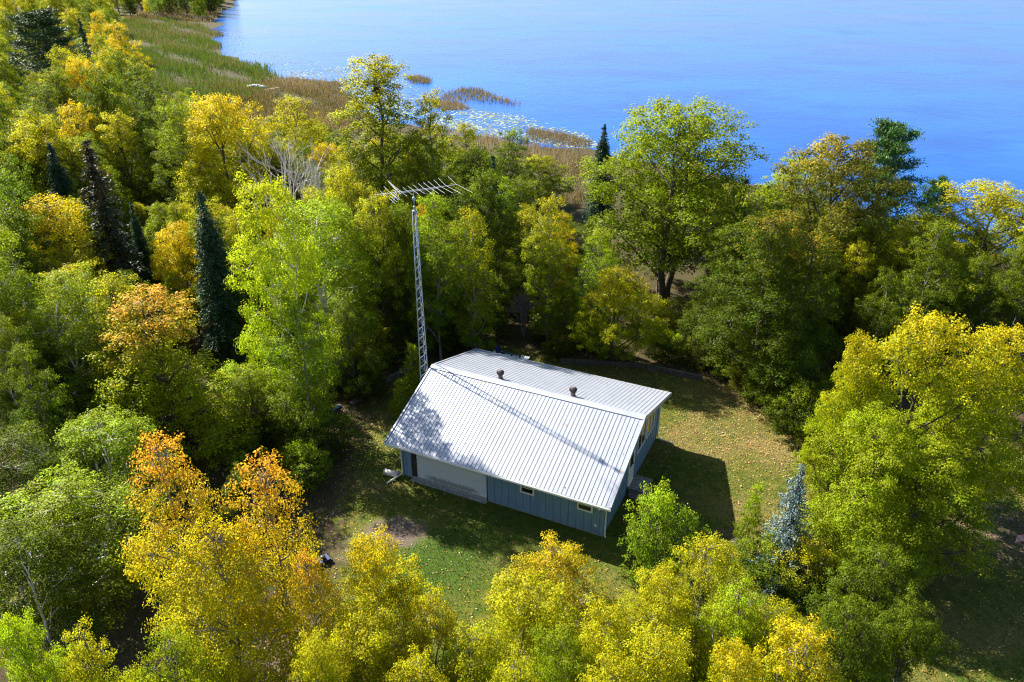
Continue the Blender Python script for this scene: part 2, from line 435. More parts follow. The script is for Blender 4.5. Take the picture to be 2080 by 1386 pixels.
# ribbed sheets
NP = 14; PW = LR / NP
def sheet(length, ext):
    prof = []
    for k in range(4):
        u = PW * k / 4 + 0.02
        prof += [(u, 0.0), (u + 0.006, 0.020), (u + 0.018, 0.020), (u + 0.024, 0.0)]
    prof = [(0.0, 0.0)] + prof + [(PW, 0.0)]
    n = len(prof)
    vs = [(u, 0.0, h) for u, h in prof] + [(u, length, h) for u, h in prof]
    fs = [(i, i + 1, n + i + 1, n + i) for i in range(n - 1)]
    return MB().add(vs, fs).mesh('roof_panel', M['roof'])
lf_, lb_ = math.hypot(WF, HR - HE), math.hypot(WB, HR - HB)
pf, pb = sheet(lf_ + 0.03, 0), sheet(lb_ + 0.03, 0)
rr = random.Random(3)
for k in range(NP):
    o = link('roof_panel', pf, roof)
    o.rotation_euler = (math.atan2(-(HR - HE), WF), 0, math.pi)          # runs from the ridge down to the front eave
    o.location = (-LR + (k + 1) * PW, 0, HR + 0.008 + rr.uniform(0, .0015))
    o = link('roof_panel', pb, roof)
    o.rotation_euler = (-math.atan2(HR - HB, WB), 0, 0)
    o.location = (-LR + k * PW, 0, HR + 0.008 + rr.uniform(0, .0015))
# ridge cap, rake trim, fascia
mb = MB()
w = 0.24
for s, sl in ((-1, SF), (1, SB)):
    poly = [(0, HR + 0.055), (s * w, HR - sl * w + 0.055), (s * w, HR - sl * w + 0.038), (0, HR + 0.038)]
    mb.prism(poly if s > 0 else poly[::-1], 0, -LR - 0.02, 0.02)
mb.obj('ridge_cap', M['roof'], house)
for x0, x1 in ((-LR - 0.035, -LR + 0.06), (-0.06, 0.035)):
    mb = MB()
    mb.prism([(-WF - .02, HE + .05), (-0.26, HR - SF * .26 + .05), (-0.26, HR - SF * .26 + .036), (-WF - .02, HE + .036)][::-1], 0, x0, x1)
    mb.prism([(0.26, HR - SB * .26 + .05), (WB + .02, HB + .05), (WB + .02, HB + .036), (0.26, HR - SB * .26 + .036)][::-1], 0, x0, x1)
    e = x0 if x0 < -1 else x1
    a, c = (e, e + .03) if x0 < -1 else (e - .03, e)
    mb.prism([(-WF - .02, HE + .035), (0, HR + .035), (WB + .02, HB + .035), (WB + .02, HB - .19), (0, HR - .19), (-WF - .02, HE - .19)][::-1], 0, a, c)
    mb.obj('rake_trim', M['roof'], house)
# gutters
for y, z in ((-WF, HE), (WB, HB)):
    s = -1 if y < 0 else 1
    g = [(y + s * .006, z - .02), (y + s * .012, z - .02), (y + s * .012, z - .11), (y + s * .10, z - .11), (y + s * .11, z - .015), (y + s * .122, z - .015), (y + s * .115, z - .125), (y + s * .006, z - .125)]
    MB().prism(g if s > 0 else g[::-1], 0, -LR - .03, .03).obj('gutter', M['white_trim'], house)
# turbine vents
for vx, vy in ((-8.35, 0.46), (-4.09, 0.49)):
    vz = roof_z(vy) - 0.03
    v = MB().lathe([(0.17, 0), (0.17, 0.05), (0.125, 0.07), (0.125, 0.30), (0.16, 0.31), (0.16, 0.33)], 20, (vx, vy, vz)).obj('roof_vent', M['vent_metal'], house, True)
    h = MB()
    h.lathe([(0.05, .335), (0.13, .345), (0.15, .42), (0.13, .50), (0.03, .535)], 20, (vx, vy, vz))
    for k in range(22):
        t = 2 * math.pi * k / 22; t2 = t + 0.16
        pts = []
        for r, z, tt in ((.16, .335, t), (.21, .40, t), (.215, .46, t), (.17, .535, t), (.05, .565, t)):
            pts.append((vx + r * math.cos(tt), vy + r * math.sin(tt), vz + z))
        q = [(vx + (r - .03) * math.cos(t2), vy + (r - .03) * math.sin(t2), vz + z) for r, z in ((.16, .335), (.21, .40), (.215, .46), (.17, .535), (.06, .56))]
        h.add(pts + q, [(i, i + 1, 6 + i, 5 + i) for i in range(4)])
    h.lathe([(0.10, .55), (0.09, .572), (0.02, .585)], 16, (vx, vy, vz))
    h.obj('turbine_head', M['vent_metal'], v)
# foundation
MB().box(XL + .03, XR - .03, YF + .03, YB - .03, -0.3, 0.10).obj('foundation', M['concrete'], house)
# walls with battens
def add_wall(pieces, mat=M['siding']):
    mb = MB()
    for p in pieces: p(mb)
    return mb.obj('wall', mat, house)
GX0, GX1, GH = -11.35, -6.78, 1.98                        # garage opening
zf = under(YF) - .02
zfo = zf
fw = add_wall([lambda m: m.box(XL, GX0, YF, YF + .12, .08, zf), lambda m: m.box(GX1, XR, YF, YF + .12, .08, zf),
               lambda m: m.box(GX0, GX1, YF, YF + .12, GH, zf)])
zb_ = under(YB - .12) - .02
zb_ = under(YB) - .01
bw = add_wall([lambda m: m.box(XL, XR, YB - .12, YB, .08, zb_)])
def gable(x0, x1):
    y0, y1 = YF + .125, YB - .125
    return add_wall([lambda m: m.prism([(y0, .08), (y1, .08), (y1, under(y1)), (0, under(0)), (y0, under(y0))], 0, x0, x1)])
gr_ = gable(XR - .12, XR); gl_ = gable(XL, XL + .12)
def batten(parent, x0, x1, y0, y1, z0, z1): MB().box(x0, x1, y0, y1, z0, z1).obj('batten', M['siding'], parent)
WIN_F = [(-4.92, -4.14, 1.27, 1.86), (-1.88, -1.07, 1.29, 1.88)]
x = XR - 0.23
while x > XL + .1:
    if not (GX0 - .05 < x < GX1 + .05):
        z1 = zf
        for a, c, s, t in WIN_F:
            if a - .03 < x < c + .03: z1 = s - .005
        batten(fw, x - .024, x + .024, YF - .022, YF - .0005, .05, z1)
    batten(bw, x - .024, x + .024, YB + .0005, YB + .022, .05, zb_)
    x -= 0.405
WIN_G = [(0.82, 2.28, 1.55), (2.50, 3.95, 1.52)]             # y0, y1, sill height, tops follow the back slope
DOOR = (-0.55, 0.33, 0.46, 2.42)
y = YF + .2
while y < YB - .05:
    z0, z1 = .05, under(y) - .005
    for a, c, s in WIN_G:
        if a - .06 < y < c + .06: z1 = s - .065
    if DOOR[0] - .1 < y < DOOR[1] + .1: z0 = DOOR[3] + .1
    if z1 - z0 > .1:
        batten(gr_, XR + .0005, XR + .022, y - .024, y + .024, z0, z1)
    batten(gl_, XL - .022, XL - .0005, y - .024, y + .024, .05, under(y) - .005)
    y += 0.405
# corner boards
for cx, cy, dx, dy in ((XR, YF, 1, -1), (XL, YF, -1, -1), (XR, YB, 1, 1), (XL, YB, -1, 1)):
    z1 = under(cy) - .05
    mb = MB()
    a, c = sorted((cx + dx * .026, cx - dx * .09)); d, e = sorted((cy + dy * .001, cy + dy * .026))
    mb.box(a, c, d, e, .04, z1)
    a, c = sorted((cx + dx * .001, cx + dx * .026)); d, e = sorted((cy, cy - dy * .09))
    mb.box(a, c, d, e, .04, z1)
    mb.obj('corner_board', M['siding'], house)
# garage door
gd = MB().box(GX0 + .02, GX1 - .02, YF + .17, YF + .19, .0, GH).obj('garage_door', M['garage'], house)
ph = (GH - .02) / 4
for k in range(4):
    z0, z1 = .01 + k * ph, .01 + (k + 1) * ph - .012
    mb = MB()
    for j in range(3):
        zz0 = z0 + (z1 - z0) * j / 3; zz1 = z0 + (z1 - z0) * (j + 1) / 3 - .005
        mb.box(GX0 + .27, GX1 - .03, YF + .125, YF + .168, zz0, zz1)
    mb.box(GX0 + .27, GX1 - .03, YF + .129, YF + .167, z0 + .003, z1 - .003)
    mb.obj('door_panel', M['garage'], gd)
MB().box(GX0 + .001, GX0 + .26, YF + .06, YF + .165, 0, GH - .001).obj('door_jamb', M['dark_trim'], house)
MB().box(GX1 - .028, GX1 + .02, YF - .012, YF + .12, 0, GH - .001).obj('door_jamb', M['dark_trim'], house)
MB().box(GX0, GX1, YF - .25, YF + .12, -.06, .018).obj('door_sill', M['concrete'], house)
# front windows
for a, c, s, t in WIN_F:
    fr = MB(); y0, y1 = YF - .045, YF - .001; w = .085
    fr.box(a, a + w, y0, y1, s, t); fr.box(c - w, c, y0, y1, s, t)
    fr.box(a + w, c - w, y0, y1, s, s + w); fr.box(a + w, c - w, y0, y1, t - w, t)
    wdw = MB().box(a + w, c - w, YF - .012, YF - .004, s + w, t - w).obj('window', M['glass'], house)
    fr.obj('frame', M['white_trim'], wdw)
    MB().box(a + w, c - w, YF - .03, YF - .013, (s + t) / 2 + .04, (s + t) / 2 + .07).obj('sash_bar', M['white_trim'], wdw)
# gable windows, slanted heads
for a, c, s in WIN_G:
    ta, tc_ = under(a) - .34 - .0, under(c) - .34
    w = .075; x0, x1 = XR + .001, XR + .05
    wdw = MB().prism([(a + w, s + w), (c - w, s + w), (c - w, tc_ - w), (a + w, ta - w)], 0, XR + .003, XR + .012).obj('window', M['glass'], house)
    fr = MB()
    fr.prism([(a, s), (a + w, s), (a + w, ta - w * SB), (a, ta)], 0, x0, x1)
    fr.prism([(c - w, s), (c, s), (c, tc_), (c - w, tc_ + w * SB)], 0, x0, x1)
    fr.prism([(a + w, s), (c - w, s), (c - w, s + w), (a + w, s + w)], 0, x0, x1)
    fr.prism([(a + w, ta - w * SB - w), (c - w, tc_ + w * SB - w), (c - w, tc_ + w * SB), (a + w, ta - w * SB)], 0, x0, x1)
    fr.obj('frame', M['white_trim'], wdw)
    mid = (a + c) / 2; tm = (ta + tc_) / 2
    MB().box(XR + .013, XR + .035, mid - .02, mid + .02, s + w, tm - w).obj('mullion', M['white_trim'], wdw)
# side door
d0, d1, dz0, dz1 = DOOR
dr = MB().box(XR + .002, XR + .03, d0 + .05, d1 - .05, dz0, dz1 - .05).obj('door', M['white_trim'], house)
MB().box(XR + .031, XR + .04, d0 + .18, d1 - .18, dz0 + 1.0, dz1 - .22).obj('pane', M['glass'], dr)
MB().lathe([(.012, 0), (.03, .02), (.03, .05), (.01, .06)], 10, (XR + .055, d1 - .13, dz0 + .95)).obj('handle', M['dark_metal'], dr, True)
fr = MB(); fr.box(XR + .002, XR + .05, d0 - .04, d0 + .05, dz0 - .02, dz1); fr.box(XR + .002, XR + .05, d1 - .05, d1 + .04, dz0 - .02, dz1)
fr.box(XR + .002, XR + .05, d0 + .05, d1 - .05, dz1 - .05, dz1); fr.box(XR + .002, XR + .09, d0 + .05, d1 - .05, dz0 - .04, dz0)
fr.obj('door_frame', M['white_trim'], house)
# downspouts
def downspout(pts): MB().tube(pts, .043, 8).obj('downspout', M['white_trim'], house, True)
def loc_(wx, wy, z):
    c, s = math.cos(YAW), math.sin(YAW); dx, dy = wx - HO[0], wy - HO[1]
    return (c * dx - s * dy, s * dx + c * dy, z)
downspout([(XL + .05, -WF - .06, HE - .12), (XL + .05, -WF - .06, HE - .22), (XL + .02, YF - .09, HE - .62), (XL + .02, YF - .09, .28), (XL - .02, YF - .13, .17), (XL - .38, YF - 1.05, .06)])
downspout([(XR - .02, -WF - .06, HE - .12), (XR - .02, -WF - .06, HE - .22), (XR + .09, YF + .02, HE - .62), (XR + .09, YF + .02, .16), (XR + .16, YF - .05, .07)])
downspout([(XR + .0, WB + .06, HB - .12), (XR + .0, WB + .06, HB - .22), (XR + .09, YB - .04, HB - .7), (XR + .09, YB - .04, .2), (XR + .16, YB - .05, .09), (XR + 1.05, YB - .18, .06)])
# small fittings on the front wall
fx = MB().box(-.80, -.68, YF - .05, YF - .001, 1.78, 1.90); fx.lathe([(.02, 0), (.055, .04), (.06, .10), (.02, .12)], 10, (-.74, YF - .11, 1.66))
fx.obj('wall_light', M['white_plastic'], house)
MB().box(-.94, -.82, YF - .045, YF - .001, .54, .68).obj('outlet_cover', M['white_plastic'], house)

# ------------------------------------------------------------------ wooden step at the side door
step = empty('doorstep', hl(XR, 0, 0), -YAW, 'weathered grey wooden step platform at the side door', 'step')
MB().box(.09, 1.00, -.62, .60, .02, .34).obj('box_frame', M['grey_wood'], step)
for k in range(7):
    y0 = -.66 + k * .186
    MB().box(.06, 1.06, y0, y0 + .176, .35 + .002 * (k % 2), .42 + .003 * (k % 3)).obj('plank', M['grey_wood'], step)
MB().box(.20, .98, -.88, -.64, .02, .19).obj('tread', M['grey_wood'], step)

# ------------------------------------------------------------------ lattice tower and aerial
TX, TY = -5.0039, 37.7292
tower = empty('lattice_tower', (TX, TY, 0), 0.35, 'tall tapering galvanised lattice tower standing against the gable end', 'tower')
TH_ = 13.5
def tw(z): return 0.30 - 0.185 * (z / TH_)                  # radius of the three legs
def leg_p(k, z):
    a = 2 * math.pi * k / 3 + .5; return (tw(z) * math.cos(a), tw(z) * math.sin(a), z)
for k in range(3):
    MB().tube([leg_p(k, z) for z in (-.1, 4, 9, TH_)], [.030, .029, .027, .024], 7).obj('leg', M['galv'], tower, True)
br = MB(); z = .3; n = 0
while z < TH_ - .3:
    for k in range(3):
        a, c = (k, (k + 1) % 3) if n % 2 == 0 else ((k + 1) % 3, k)
        br.tube([leg_p(a, z), leg_p(c, z + .30)], .014, 4, False)
    if n % 10 == 0:
        for k in range(3): br.tube([leg_p(k, z), leg_p((k + 1) % 3, z)], .014, 4, False)
    z += .30; n += 1
br.obj('bracing', M['galv'], tower)
MB().lathe([(.13, TH_ - .06), (.13, TH_), (.06, TH_ + .03), (.06, TH_ + .22), (.035, TH_ + .24)], 12).obj('top_plate', M['galv'], tower)
MB().tube([(0, 0, TH_ - .4), (0, 0, 14.62)], .022, 8).obj('mast', M['galv'], tower, True)
MB().lathe([(.03, 13.98), (.075, 14.0), (.085, 14.1), (.07, 14.2), (.03, 14.22)], 12).obj('rotor', M['galv'], tower, True)
ba = math.atan2(1.9, 3.94)
ant = empty('tv_aerial', (TX, TY, 14.5), ba, 'long silver television aerial with many rods on top of the lattice tower', 'aerial')
boom = MB().tube([(-2.0, 0, 0.055), (2.36, 0, 0.055)], .017, 8).obj('boom', M['alu'], ant)
MB().tube([(-.75, 0, -.06), (-.65, 0, .0), (1.3, 0, .0), (1.4, 0, .04)], .014, 6).obj('boom_brace', M['alu'], ant)
def bx_(zx): return -2.0 + (zx - 230) / (1740 - 230) * 4.36
for zx, L in ((1732, 3.3), (1532, 3.2), (1425, 2.7), (1325, 2.45), (1225, 2.25), (1120, 2.1), (1010, 1.8), (905, 1.7), (800, 1.5), (690, 1.7), (500, 2.6), (370, 1.3)):
    xx = bx_(zx); sw = 0.12 if zx > 1400 else 0.06
    MB().tube([(xx + sw * L / 2, -L / 2, .06), (xx, 0, .085), (xx + sw * L / 2, L / 2, .06)], .006, 6).obj('rod', M['alu'], ant)
for s in (-1, 1):
    mb = MB(); x0 = bx_(640)
    mb.tube([(x0, 0, .08), (x0 - .35, s * .05, .08 + s * .5)], .012, 6)
    for k in range(5):
        t = (k + .5) / 5; mb.tube([(x0 - .35 * t, -.55, .08 + s * .5 * t), (x0 - .35 * t, .55, .08 + s * .5 * t)], .008, 5)
    mb.obj('reflector', M['alu'], ant)
for k in range(9):
    xx = -1.98 + k * .13
    MB().tube([(xx, -.12, .08), (xx, .12, .08)], .006, 5).obj('director', M['alu'], ant)

# ------------------------------------------------------------------ small things round the house
def timber_beam(p, q, z0, h, w, label, group=None, cat='timber', mat=None):
    p, q = np.array(p), np.array(q); d = q - p; L = math.hypot(*d); a = math.atan2(d[1], d[0])
    o = empty('landscape_timber', (p[0], p[1], z0), a, label, cat, group)
    mb = MB(); k = 6; vs = []; rb = random.Random(int(L * 100))
    prof = [(-w, 0), (-w, h * .85), (-w * .8, h), (w * .8, h), (w, h * .85), (w, 0)]
    for i in range(k + 1):
        t = L * i / k; jy, jz = rb.uniform(-.03, .03), rb.uniform(-.02, .02)
        vs += [(t, y_ + jy, z_ + jz) for y_, z_ in prof]
    n = len(prof)
    fs = [(i*n+j, i*n+(j+1) % n, (i+1)*n+(j+1) % n, (i+1)*n+j) for i in range(k) for j in range(n)]
    fs += [tuple(range(n))[::-1], tuple(range(k*n, (k+1)*n))]
    mb.add(vs, fs).obj('beam', mat or M['timber'], o)
    for t in (.08, .92):
        MB().lathe([(.02, h * .8), (.02, h + .012), (.012, h + .02)], 6, (L * t, 0, 0)).obj('spike', M['dark_metal'], o)
    return o
timber_beam((-10.1, 40.4), (-8.7, 42.9), 0, .24, .14, 'long dark timber edging the wood, its end by the blue board')
timber_beam((-8.55, 43.1), (-6.2, 45.9), 0, .28, .15, 'dark timber edging that runs up beside the leafy saplings at the tower foot')
def low_wall(p, q, label):
    p, q = np.array(p), np.array(q); d = q - p; L = math.hypot(*d); a = math.atan2(d[1], d[0])
    o = empty('retaining_wall', (p[0], p[1], 0), a, label, 'low wall')
    for k in range(2):
        n = max(2, int(L / 2.4)); off = (k % 2) * .6
        cuts = sorted({0.0, L, *[min(L, off + 2.4 * j) for j in range(1, n + 1)]})
        for u, v in zip(cuts[:-1], cuts[1:]):
            if v - u > .2: MB().box(u + .008, v - .008, -.09 + .012 * (k % 2), .09, k * .185 - .02, k * .185 + .155).obj('timber', M['timber'], o)
    return o
low_wall((3.3, 45.95), (9.0, 45.3), 'low dark timber wall behind the house under the yellow-green tree')
low_wall((9.2, 45.15), (12.6, 43.6), 'shorter low timber wall reaching the dense dark-leaved tree')
bb = empty('blue_board', (-10.9, 40.1, .05), 1.0, 'short bright blue board lying at the edge of the wood', 'board')
MB().box(-.34, .34, -.09, .09, .0, .05).obj('board_face', M['blue_paint'], bb)
MB().box(-.3, .3, -.04, .04, -.05, -.002).obj('batten', M['grey_wood'], bb)
lg = empty('cut_log', (-6.55, 33.3, .17), -.35, 'short pale cut log lying by the garage corner downspout', 'log')
MB().tube([(-.42, 0, 0), (-.1, .01, .01), (.42, 0, 0)], [.17, .175, .16], 14).obj('bark', M['bark_white'], lg, True)
for s in (-1, 1): MB().lathe([(.14, 0), (.13, .006)], 14).obj('cut_end', M['plank'], lg).matrix_local = Matrix.Translation((s * .42, 0, 0)) @ Matrix.Rotation(s * math.pi / 2, 4, 'Y')
# push mower
mw = empty('push_mower', (-8.8, 26.75, 0), .7, 'dark blue push mower with pale handle standing on bare dirt', 'mower')
MB().prism([(-.42, .12), (.42, .12), (.36, .27), (-.36, .27)], 1, -.27, .27).obj('deck', M['navy'], mw)
MB().lathe([(.16, .27), (.17, .40), (.13, .47), (.05, .49)], 14).obj('engine', M['dark_metal'], mw, True)
for sx in (-1, 1):
    for sy in (-1, 1):
        MB().tube([(sx * .36, sy * .28, .11), (sx * .36, sy * .34, .11)], .11, 14).obj('wheel', M['rubber'], mw)
MB().tube([(-.36, -.22, .25), (-.95, -.22, .85), (-1.02, -.2, .92), (-1.02, .2, .92), (-.95, .22, .85), (-.36, .22, .25)], .018, 6).obj('handle', M['alu'], mw)
MB().prism([(-.75, .15), (-.42, .15), (-.42, .42), (-.68, .48)], 1, -.2, .2).obj('grass_bag', M['navy'], mw)
mw.scale = (.8, .8, .8)
# stake
st = empty('marker_stake', (11.35, 27.0, 0), 0, 'thin dark metal stake standing upright in the sunny lawn', 'stake')
MB().tube([(0, 0, -.1), (.02, .01, .7), (.05, .02, 1.25)], .022, 6).obj('rod', M['dark_metal'], st)
MB().box(-.03, .07, -.01, .03, .9, .98).obj('clip', M['dark_metal'], st)
# white garden chair
ch = empty('garden_chair', (15.0, 25.2, 0), 2.5, 'white plastic garden chair half hidden beneath the big maple', 'chair')
MB().box(-.26, .26, -.25, .25, .40, .44).obj('seat', M['white_plastic'], ch)
MB().prism([(.22, .44), (.27, .44), (.38, .95), (.33, .96)], 0, -.25, .25).obj('backrest', M['white_plastic'], ch)
for sx in (-1, 1):
    for sy in (-1, 1): MB().tube([(sx * .23, sy * .22, .41), (sx * .28, sy * .27, 0)], [.03, .022], 6).obj('leg', M['white_plastic'], ch)
    MB().tube([(sx * .27, -.24, .42), (sx * .30, -.24, .64), (sx * .30, .22, .66), (sx * .26, .30, .68)], .025, 6).obj('armrest', M['white_plastic'], ch)
# flag on a short pole
fg = empty('flag', (23.75, 27.6, 0), 0, 'small red, white and blue striped flag drooping from a short pole', 'flag')
MB().tube([(1.0, -.55, 0), (.72, -.30, 1.75)], .014, 6).obj('pole', M['dark_metal'], fg)
nu, nv = 16, 13
vs, fs, mi = [], [], []
for j in range(nv + 1):
    for i in range(nu + 1):
        u, v_ = i / nu, j / nv
        d = .06 * math.sin(u * 7 + v_ * 1.5) * (.3 + u)
        vs.append((.74 - .02 * v_ - u * .80 + v_ * .06, -.32 + d + u * .10, 1.70 - v_ * .55 - u * .55 - .10 * u * u))
for j in range(nv):
    for i in range(nu):
        fs.append((j*(nu+1)+i, j*(nu+1)+i+1, (j+1)*(nu+1)+i+1, (j+1)*(nu+1)+i)); mi.append(2 if (i < 7 and j < 7) else (0 if j % 2 == 0 else 1))
fm = bpy.data.meshes.new('cloth'); fm.from_pydata(vs, [], fs)
for k in ('red', 'flag_white', 'flag_blue'): fm.materials.append(M[k])
fm.polygons.foreach_set('material_index', mi); fm.update()
link('cloth', fm, fg)
sm_ = MB()
for j in range(5):
    for i in range(6):
        a = vs[(1 + j) * (nu + 1) + 1 + i]; p = Vector(a) + Vector((-.02, -.012, -.02))
        sm_.add([p + Vector((.013 * math.cos(t), -.004, .013 * math.sin(t))) for t in np.arange(5) * 2 * math.pi / 5], [(0, 1, 2, 3, 4)])
tag(sm_.obj('stars', M['flag_white'], fg), kind='stuff')
gb = empty('gazing_ball', (24.45, 26.9, 0), 0, 'shiny blue glass ball on a low dark pedestal near the flag', 'garden ball')
MB().lathe([(.16, 0), (.17, .04), (.07, .10), (.06, .36), (.12, .44), (.11, .47)], 14).obj('pedestal', M['dark_metal'], gb, True)
MB().lathe([(.15 * math.sin(t), .60 - .15 * math.cos(t)) for t in np.linspace(.12, 3.05, 12)], 18).obj('ball', M['ball'], gb, True)
# small deck with a green rail behind the house
dk = empty('back_deck', (-.3, 45.9, 0), -.42, 'small pale weathered deck with dark green rail behind the house', 'deck')
MB().box(-1.3, 1.3, -.75, .75, .05, .36).obj('deck_frame', M['grey_wood'], dk)
for k in range(11):
    x0 = -1.34 + k * .244
    MB().box(x0, x0 + .232, -.8, .8, .362, .40 + .002 * (k % 3)).obj('plank', M['canvas'], dk)
for x0 in (.0, .62, 1.22): MB().box(x0, x0 + .09, -.84, -.75, .1, 1.25).obj('post', M['green_paint'], dk)
MB().box(-.02, 1.36, -.86, -.73, 1.252, 1.30).obj('rail', M['green_paint'], dk)
MB().box(.095, 1.22, -.81, -.785, .62, 1.16).obj('rail_panel', M['canvas'], dk)
dc = empty('deck_chair', (-.75, 45.75, .40), .9, 'dark blue folding chair standing on the back deck', 'chair')
MB().box(-.24, .24, -.22, .22, .40, .43).obj('seat', M['navy'], dc)
MB().prism([(.2, .44), (.24, .44), (.36, .92), (.32, .92)], 0, -.24, .24).obj('backrest', M['navy'], dc)
for sx in (-1, 1):
    MB().tube([(sx * .25, -.24, 0), (sx * .25, .26, .62)], .014, 6).obj('leg', M['dark_metal'], dc)
    MB().tube([(sx * .26, .26, 0), (sx * .26, -.24, .62), (sx * .26, .24, .64)], .014, 6).obj('leg', M['dark_metal'], dc)

# ------------------------------------------------------------------ tree templates
def unit(v): return v / (np.linalg.norm(v, axis=-1, keepdims=True) + 1e-9)
def leaves_from(rng, C, size, up=0.55, clump=None, H=1.0, zb=0.0, droop=0.0, asp=0.62, fold=0.18, nrm=None):
    """C: (N,3) leaf centres -> kite-shaped folded leaves"""
    N = len(C)
    if nrm is None: nrm = unit(rng.normal(size=(N, 3)) * (1 - up) + np.array([0, 0, 1.0]) * up)
    a = rng.normal(size=(N, 3)); a[:, 2] -= droop
    a = unit(a - nrm * (a * nrm).sum(1, keepdims=True))
    b = np.cross(nrm, a)
    L = size * rng.uniform(.65, 1.25, (N, 1))
    V = np.stack([C - a * L * .5, C + b * L * asp * .5 + nrm * L * fold - a * L * .05, C + a * L * .5, C - b * L * asp * .5 + nrm * L * fold - a * L * .05], 1)
    return V
def tube_np(mb, p, q, r0, r1, k=5, bend=0.0, rng=None, segs=3):
    p, q = np.array(p, float), np.array(q, float)
    pts = []
    off = rng.normal(size=3) * bend * np.linalg.norm(q - p) if rng is not None else np.zeros(3)
    for i in range(segs + 1):
        t = i / segs; pts.append(p + (q - p) * t + off * math.sin(math.pi * t))
    mb.tube(pts, [r0 + (r1 - r0) * i / segs for i in range(segs + 1)], k, False)
    return pts

def broadleaf(seed, H, R, zb, shape='round', lobes=12, per=34, leaves=70, clump_r=.42, leaf=.15, lobe_r=.42, open_=0.0, droop=.2, trunk_r=.16, twigs=5, trunk_mat='bark', stems=1, up=.5, space=.62):
    rng = np.random.default_rng(seed)
    prof = {'round': lambda t: np.sin(np.pi * np.clip(t * .86 + .12, 0, 1)) ** .75,
            'cone': lambda t: np.clip(1.06 - t, 0, 1) ** .8 * np.clip(t * 6 + .45, 0, 1),
            'column': lambda t: np.clip(np.sin(np.pi * np.clip(t * .90 + .09, 0, 1)), 0, 1) ** .55,
            'vase': lambda t: np.clip(.35 + .75 * t, 0, 1) * np.clip((1.04 - t) * 2.2, 0, 1) ** .6,
            'oval': lambda t: np.sin(np.pi * np.clip(t * .84 + .15, 0, 1)) ** .9}[shape]
    ch = H - zb
    LC, LRd = [], []
    for i in range(lobes):
        t = (i + .5) / lobes; t = np.clip(t + rng.uniform(-.06, .06), .03, .95)
        az = i * 2.39996 + rng.uniform(-.8, .8)
        pr = prof(t) * R
        lr = max(.34 * R, lobe_r * R * (.65 + .6 * prof(t))) * rng.uniform(.6, 1.25)
        rad = max(0, pr - lr * .62) * rng.uniform(.6, 1.25)
        LC.append((rad * math.cos(az), rad * math.sin(az), min(zb + t * ch, H - lr * .75))); LRd.append(lr)
    LC.append((rng.uniform(-.1, .1) * R, rng.uniform(-.1, .1) * R, H - .30 * R)); LRd.append(.32 * R)
    LC = np.array(LC); LRd = np.array(LRd)
    cand, dirs_ = [], []
    for j, (c, r) in enumerate(zip(LC, LRd)):
        n = int(per * (r / (lobe_r * R)) ** 1.6 * 2.2) + 12
        d = unit(rng.normal(size=(n, 3)) + np.array([0, 0, .35])); rr_ = r * rng.uniform(.35, 1.0, (n, 1)) ** .55
        rr_ *= np.where(rng.random((n, 1)) < .14, rng.uniform(1.05, 1.45, (n, 1)), 1.0)      # stray shoots
        q = c + d * rr_ * np.array([1, 1, .85])
        dd = np.linalg.norm(q[:, None] - LC[None], axis=2) / LRd[None]; dd[:, j] = 9
        ok = (dd.min(1) > .62) | (rng.random(n) < .35)
        cand.append(q[ok]); dirs_.append(d[ok])
    cand = np.vstack(cand); dirs_ = np.vstack(dirs_); order = rng.permutation(len(cand))
    keep = np.zeros((0, 3)); kd = []
    for i in order:
        if len(keep) == 0 or ((keep - cand[i]) ** 2).sum(1).min() > (space * rng.uniform(.7, 1.25)) ** 2:
            keep = np.vstack([keep, cand[i]]); kd.append(dirs_[i])
    cl = keep; kd = np.array(kd)
    if open_ > 0:
        o_ = rng.random(len(cl)) > open_; cl, kd = cl[o_], kd[o_]
    cl[:, 2] = np.clip(cl[:, 2], zb * .8 + .05, H + .1)
    # leaves of each clump: domed tufts whose leaves face outwards
    csz = rng.uniform(.65, 1.3, len(cl))
    n = rng.poisson(leaves * csz ** 2); ci = np.repeat(np.arange(len(cl)), n)
    od = unit(rng.normal(size=(len(ci), 3))); rad_ = rng.uniform(0, 1, (len(ci), 1)) ** .5
    off = od * rad_ * clump_r * csz[ci][:, None] * np.array([1.15, 1.15, .75]) + kd[ci] * (rng.uniform(-.3, .5, len(ci)) * clump_r * csz[ci])[:, None]
    C = cl[ci] + off
    C[:, 2] -= droop * (off[:, 0] ** 2 + off[:, 1] ** 2) * .8
    nrm = unit(od * .55 + kd[ci] * .35 + np.array([0, 0, up]) + rng.normal(size=(len(ci), 3)) * .42)
    V = leaves_from(rng, C, leaf, up=up, droop=droop, nrm=nrm)
    cc = rng.random(len(cl)); lobe_c = rng.random(len(LC))
    cc = .6 * cc + .4 * lobe_c[np.argmin(np.linalg.norm(cl[:, None] - LC[None], axis=2) / LRd[None], axis=1)]
    me = quads_mesh('crown', V, M['leaf'], {'lc': rng.random(len(C)), 'cc': cc[ci], 'hh': np.clip((C[:, 2] - zb) / ch, 0, 1)})
    print('crown', seed, len(cl), len(C))
    # trunk and limbs
    mb = MB()
    tops = []
    for s in range(stems):
        a = 2 * math.pi * s / stems + rng.uniform(0, 1); sp = .10 * R * (stems > 1)
        base = np.array([math.cos(a) * sp, math.sin(a) * sp, -.3]); tip = np.array([math.cos(a) * sp * 5, math.sin(a) * sp * 5, H * .86])
        k = 7; pts = []
        wob = rng.normal(size=(k, 2)) * .012 * H
        for i in range(k):
            t = i / (k - 1); p = base + (tip - base) * t; p[:2] += wob[i] * min(1, t * 3); pts.append(p)
        rs = [trunk_r * (1.35 if i == 0 else 1.0) * (1 - .88 * i / (k - 1)) for i in range(k)]
        mb.tube(pts, rs, 8, False); tops.append(pts)
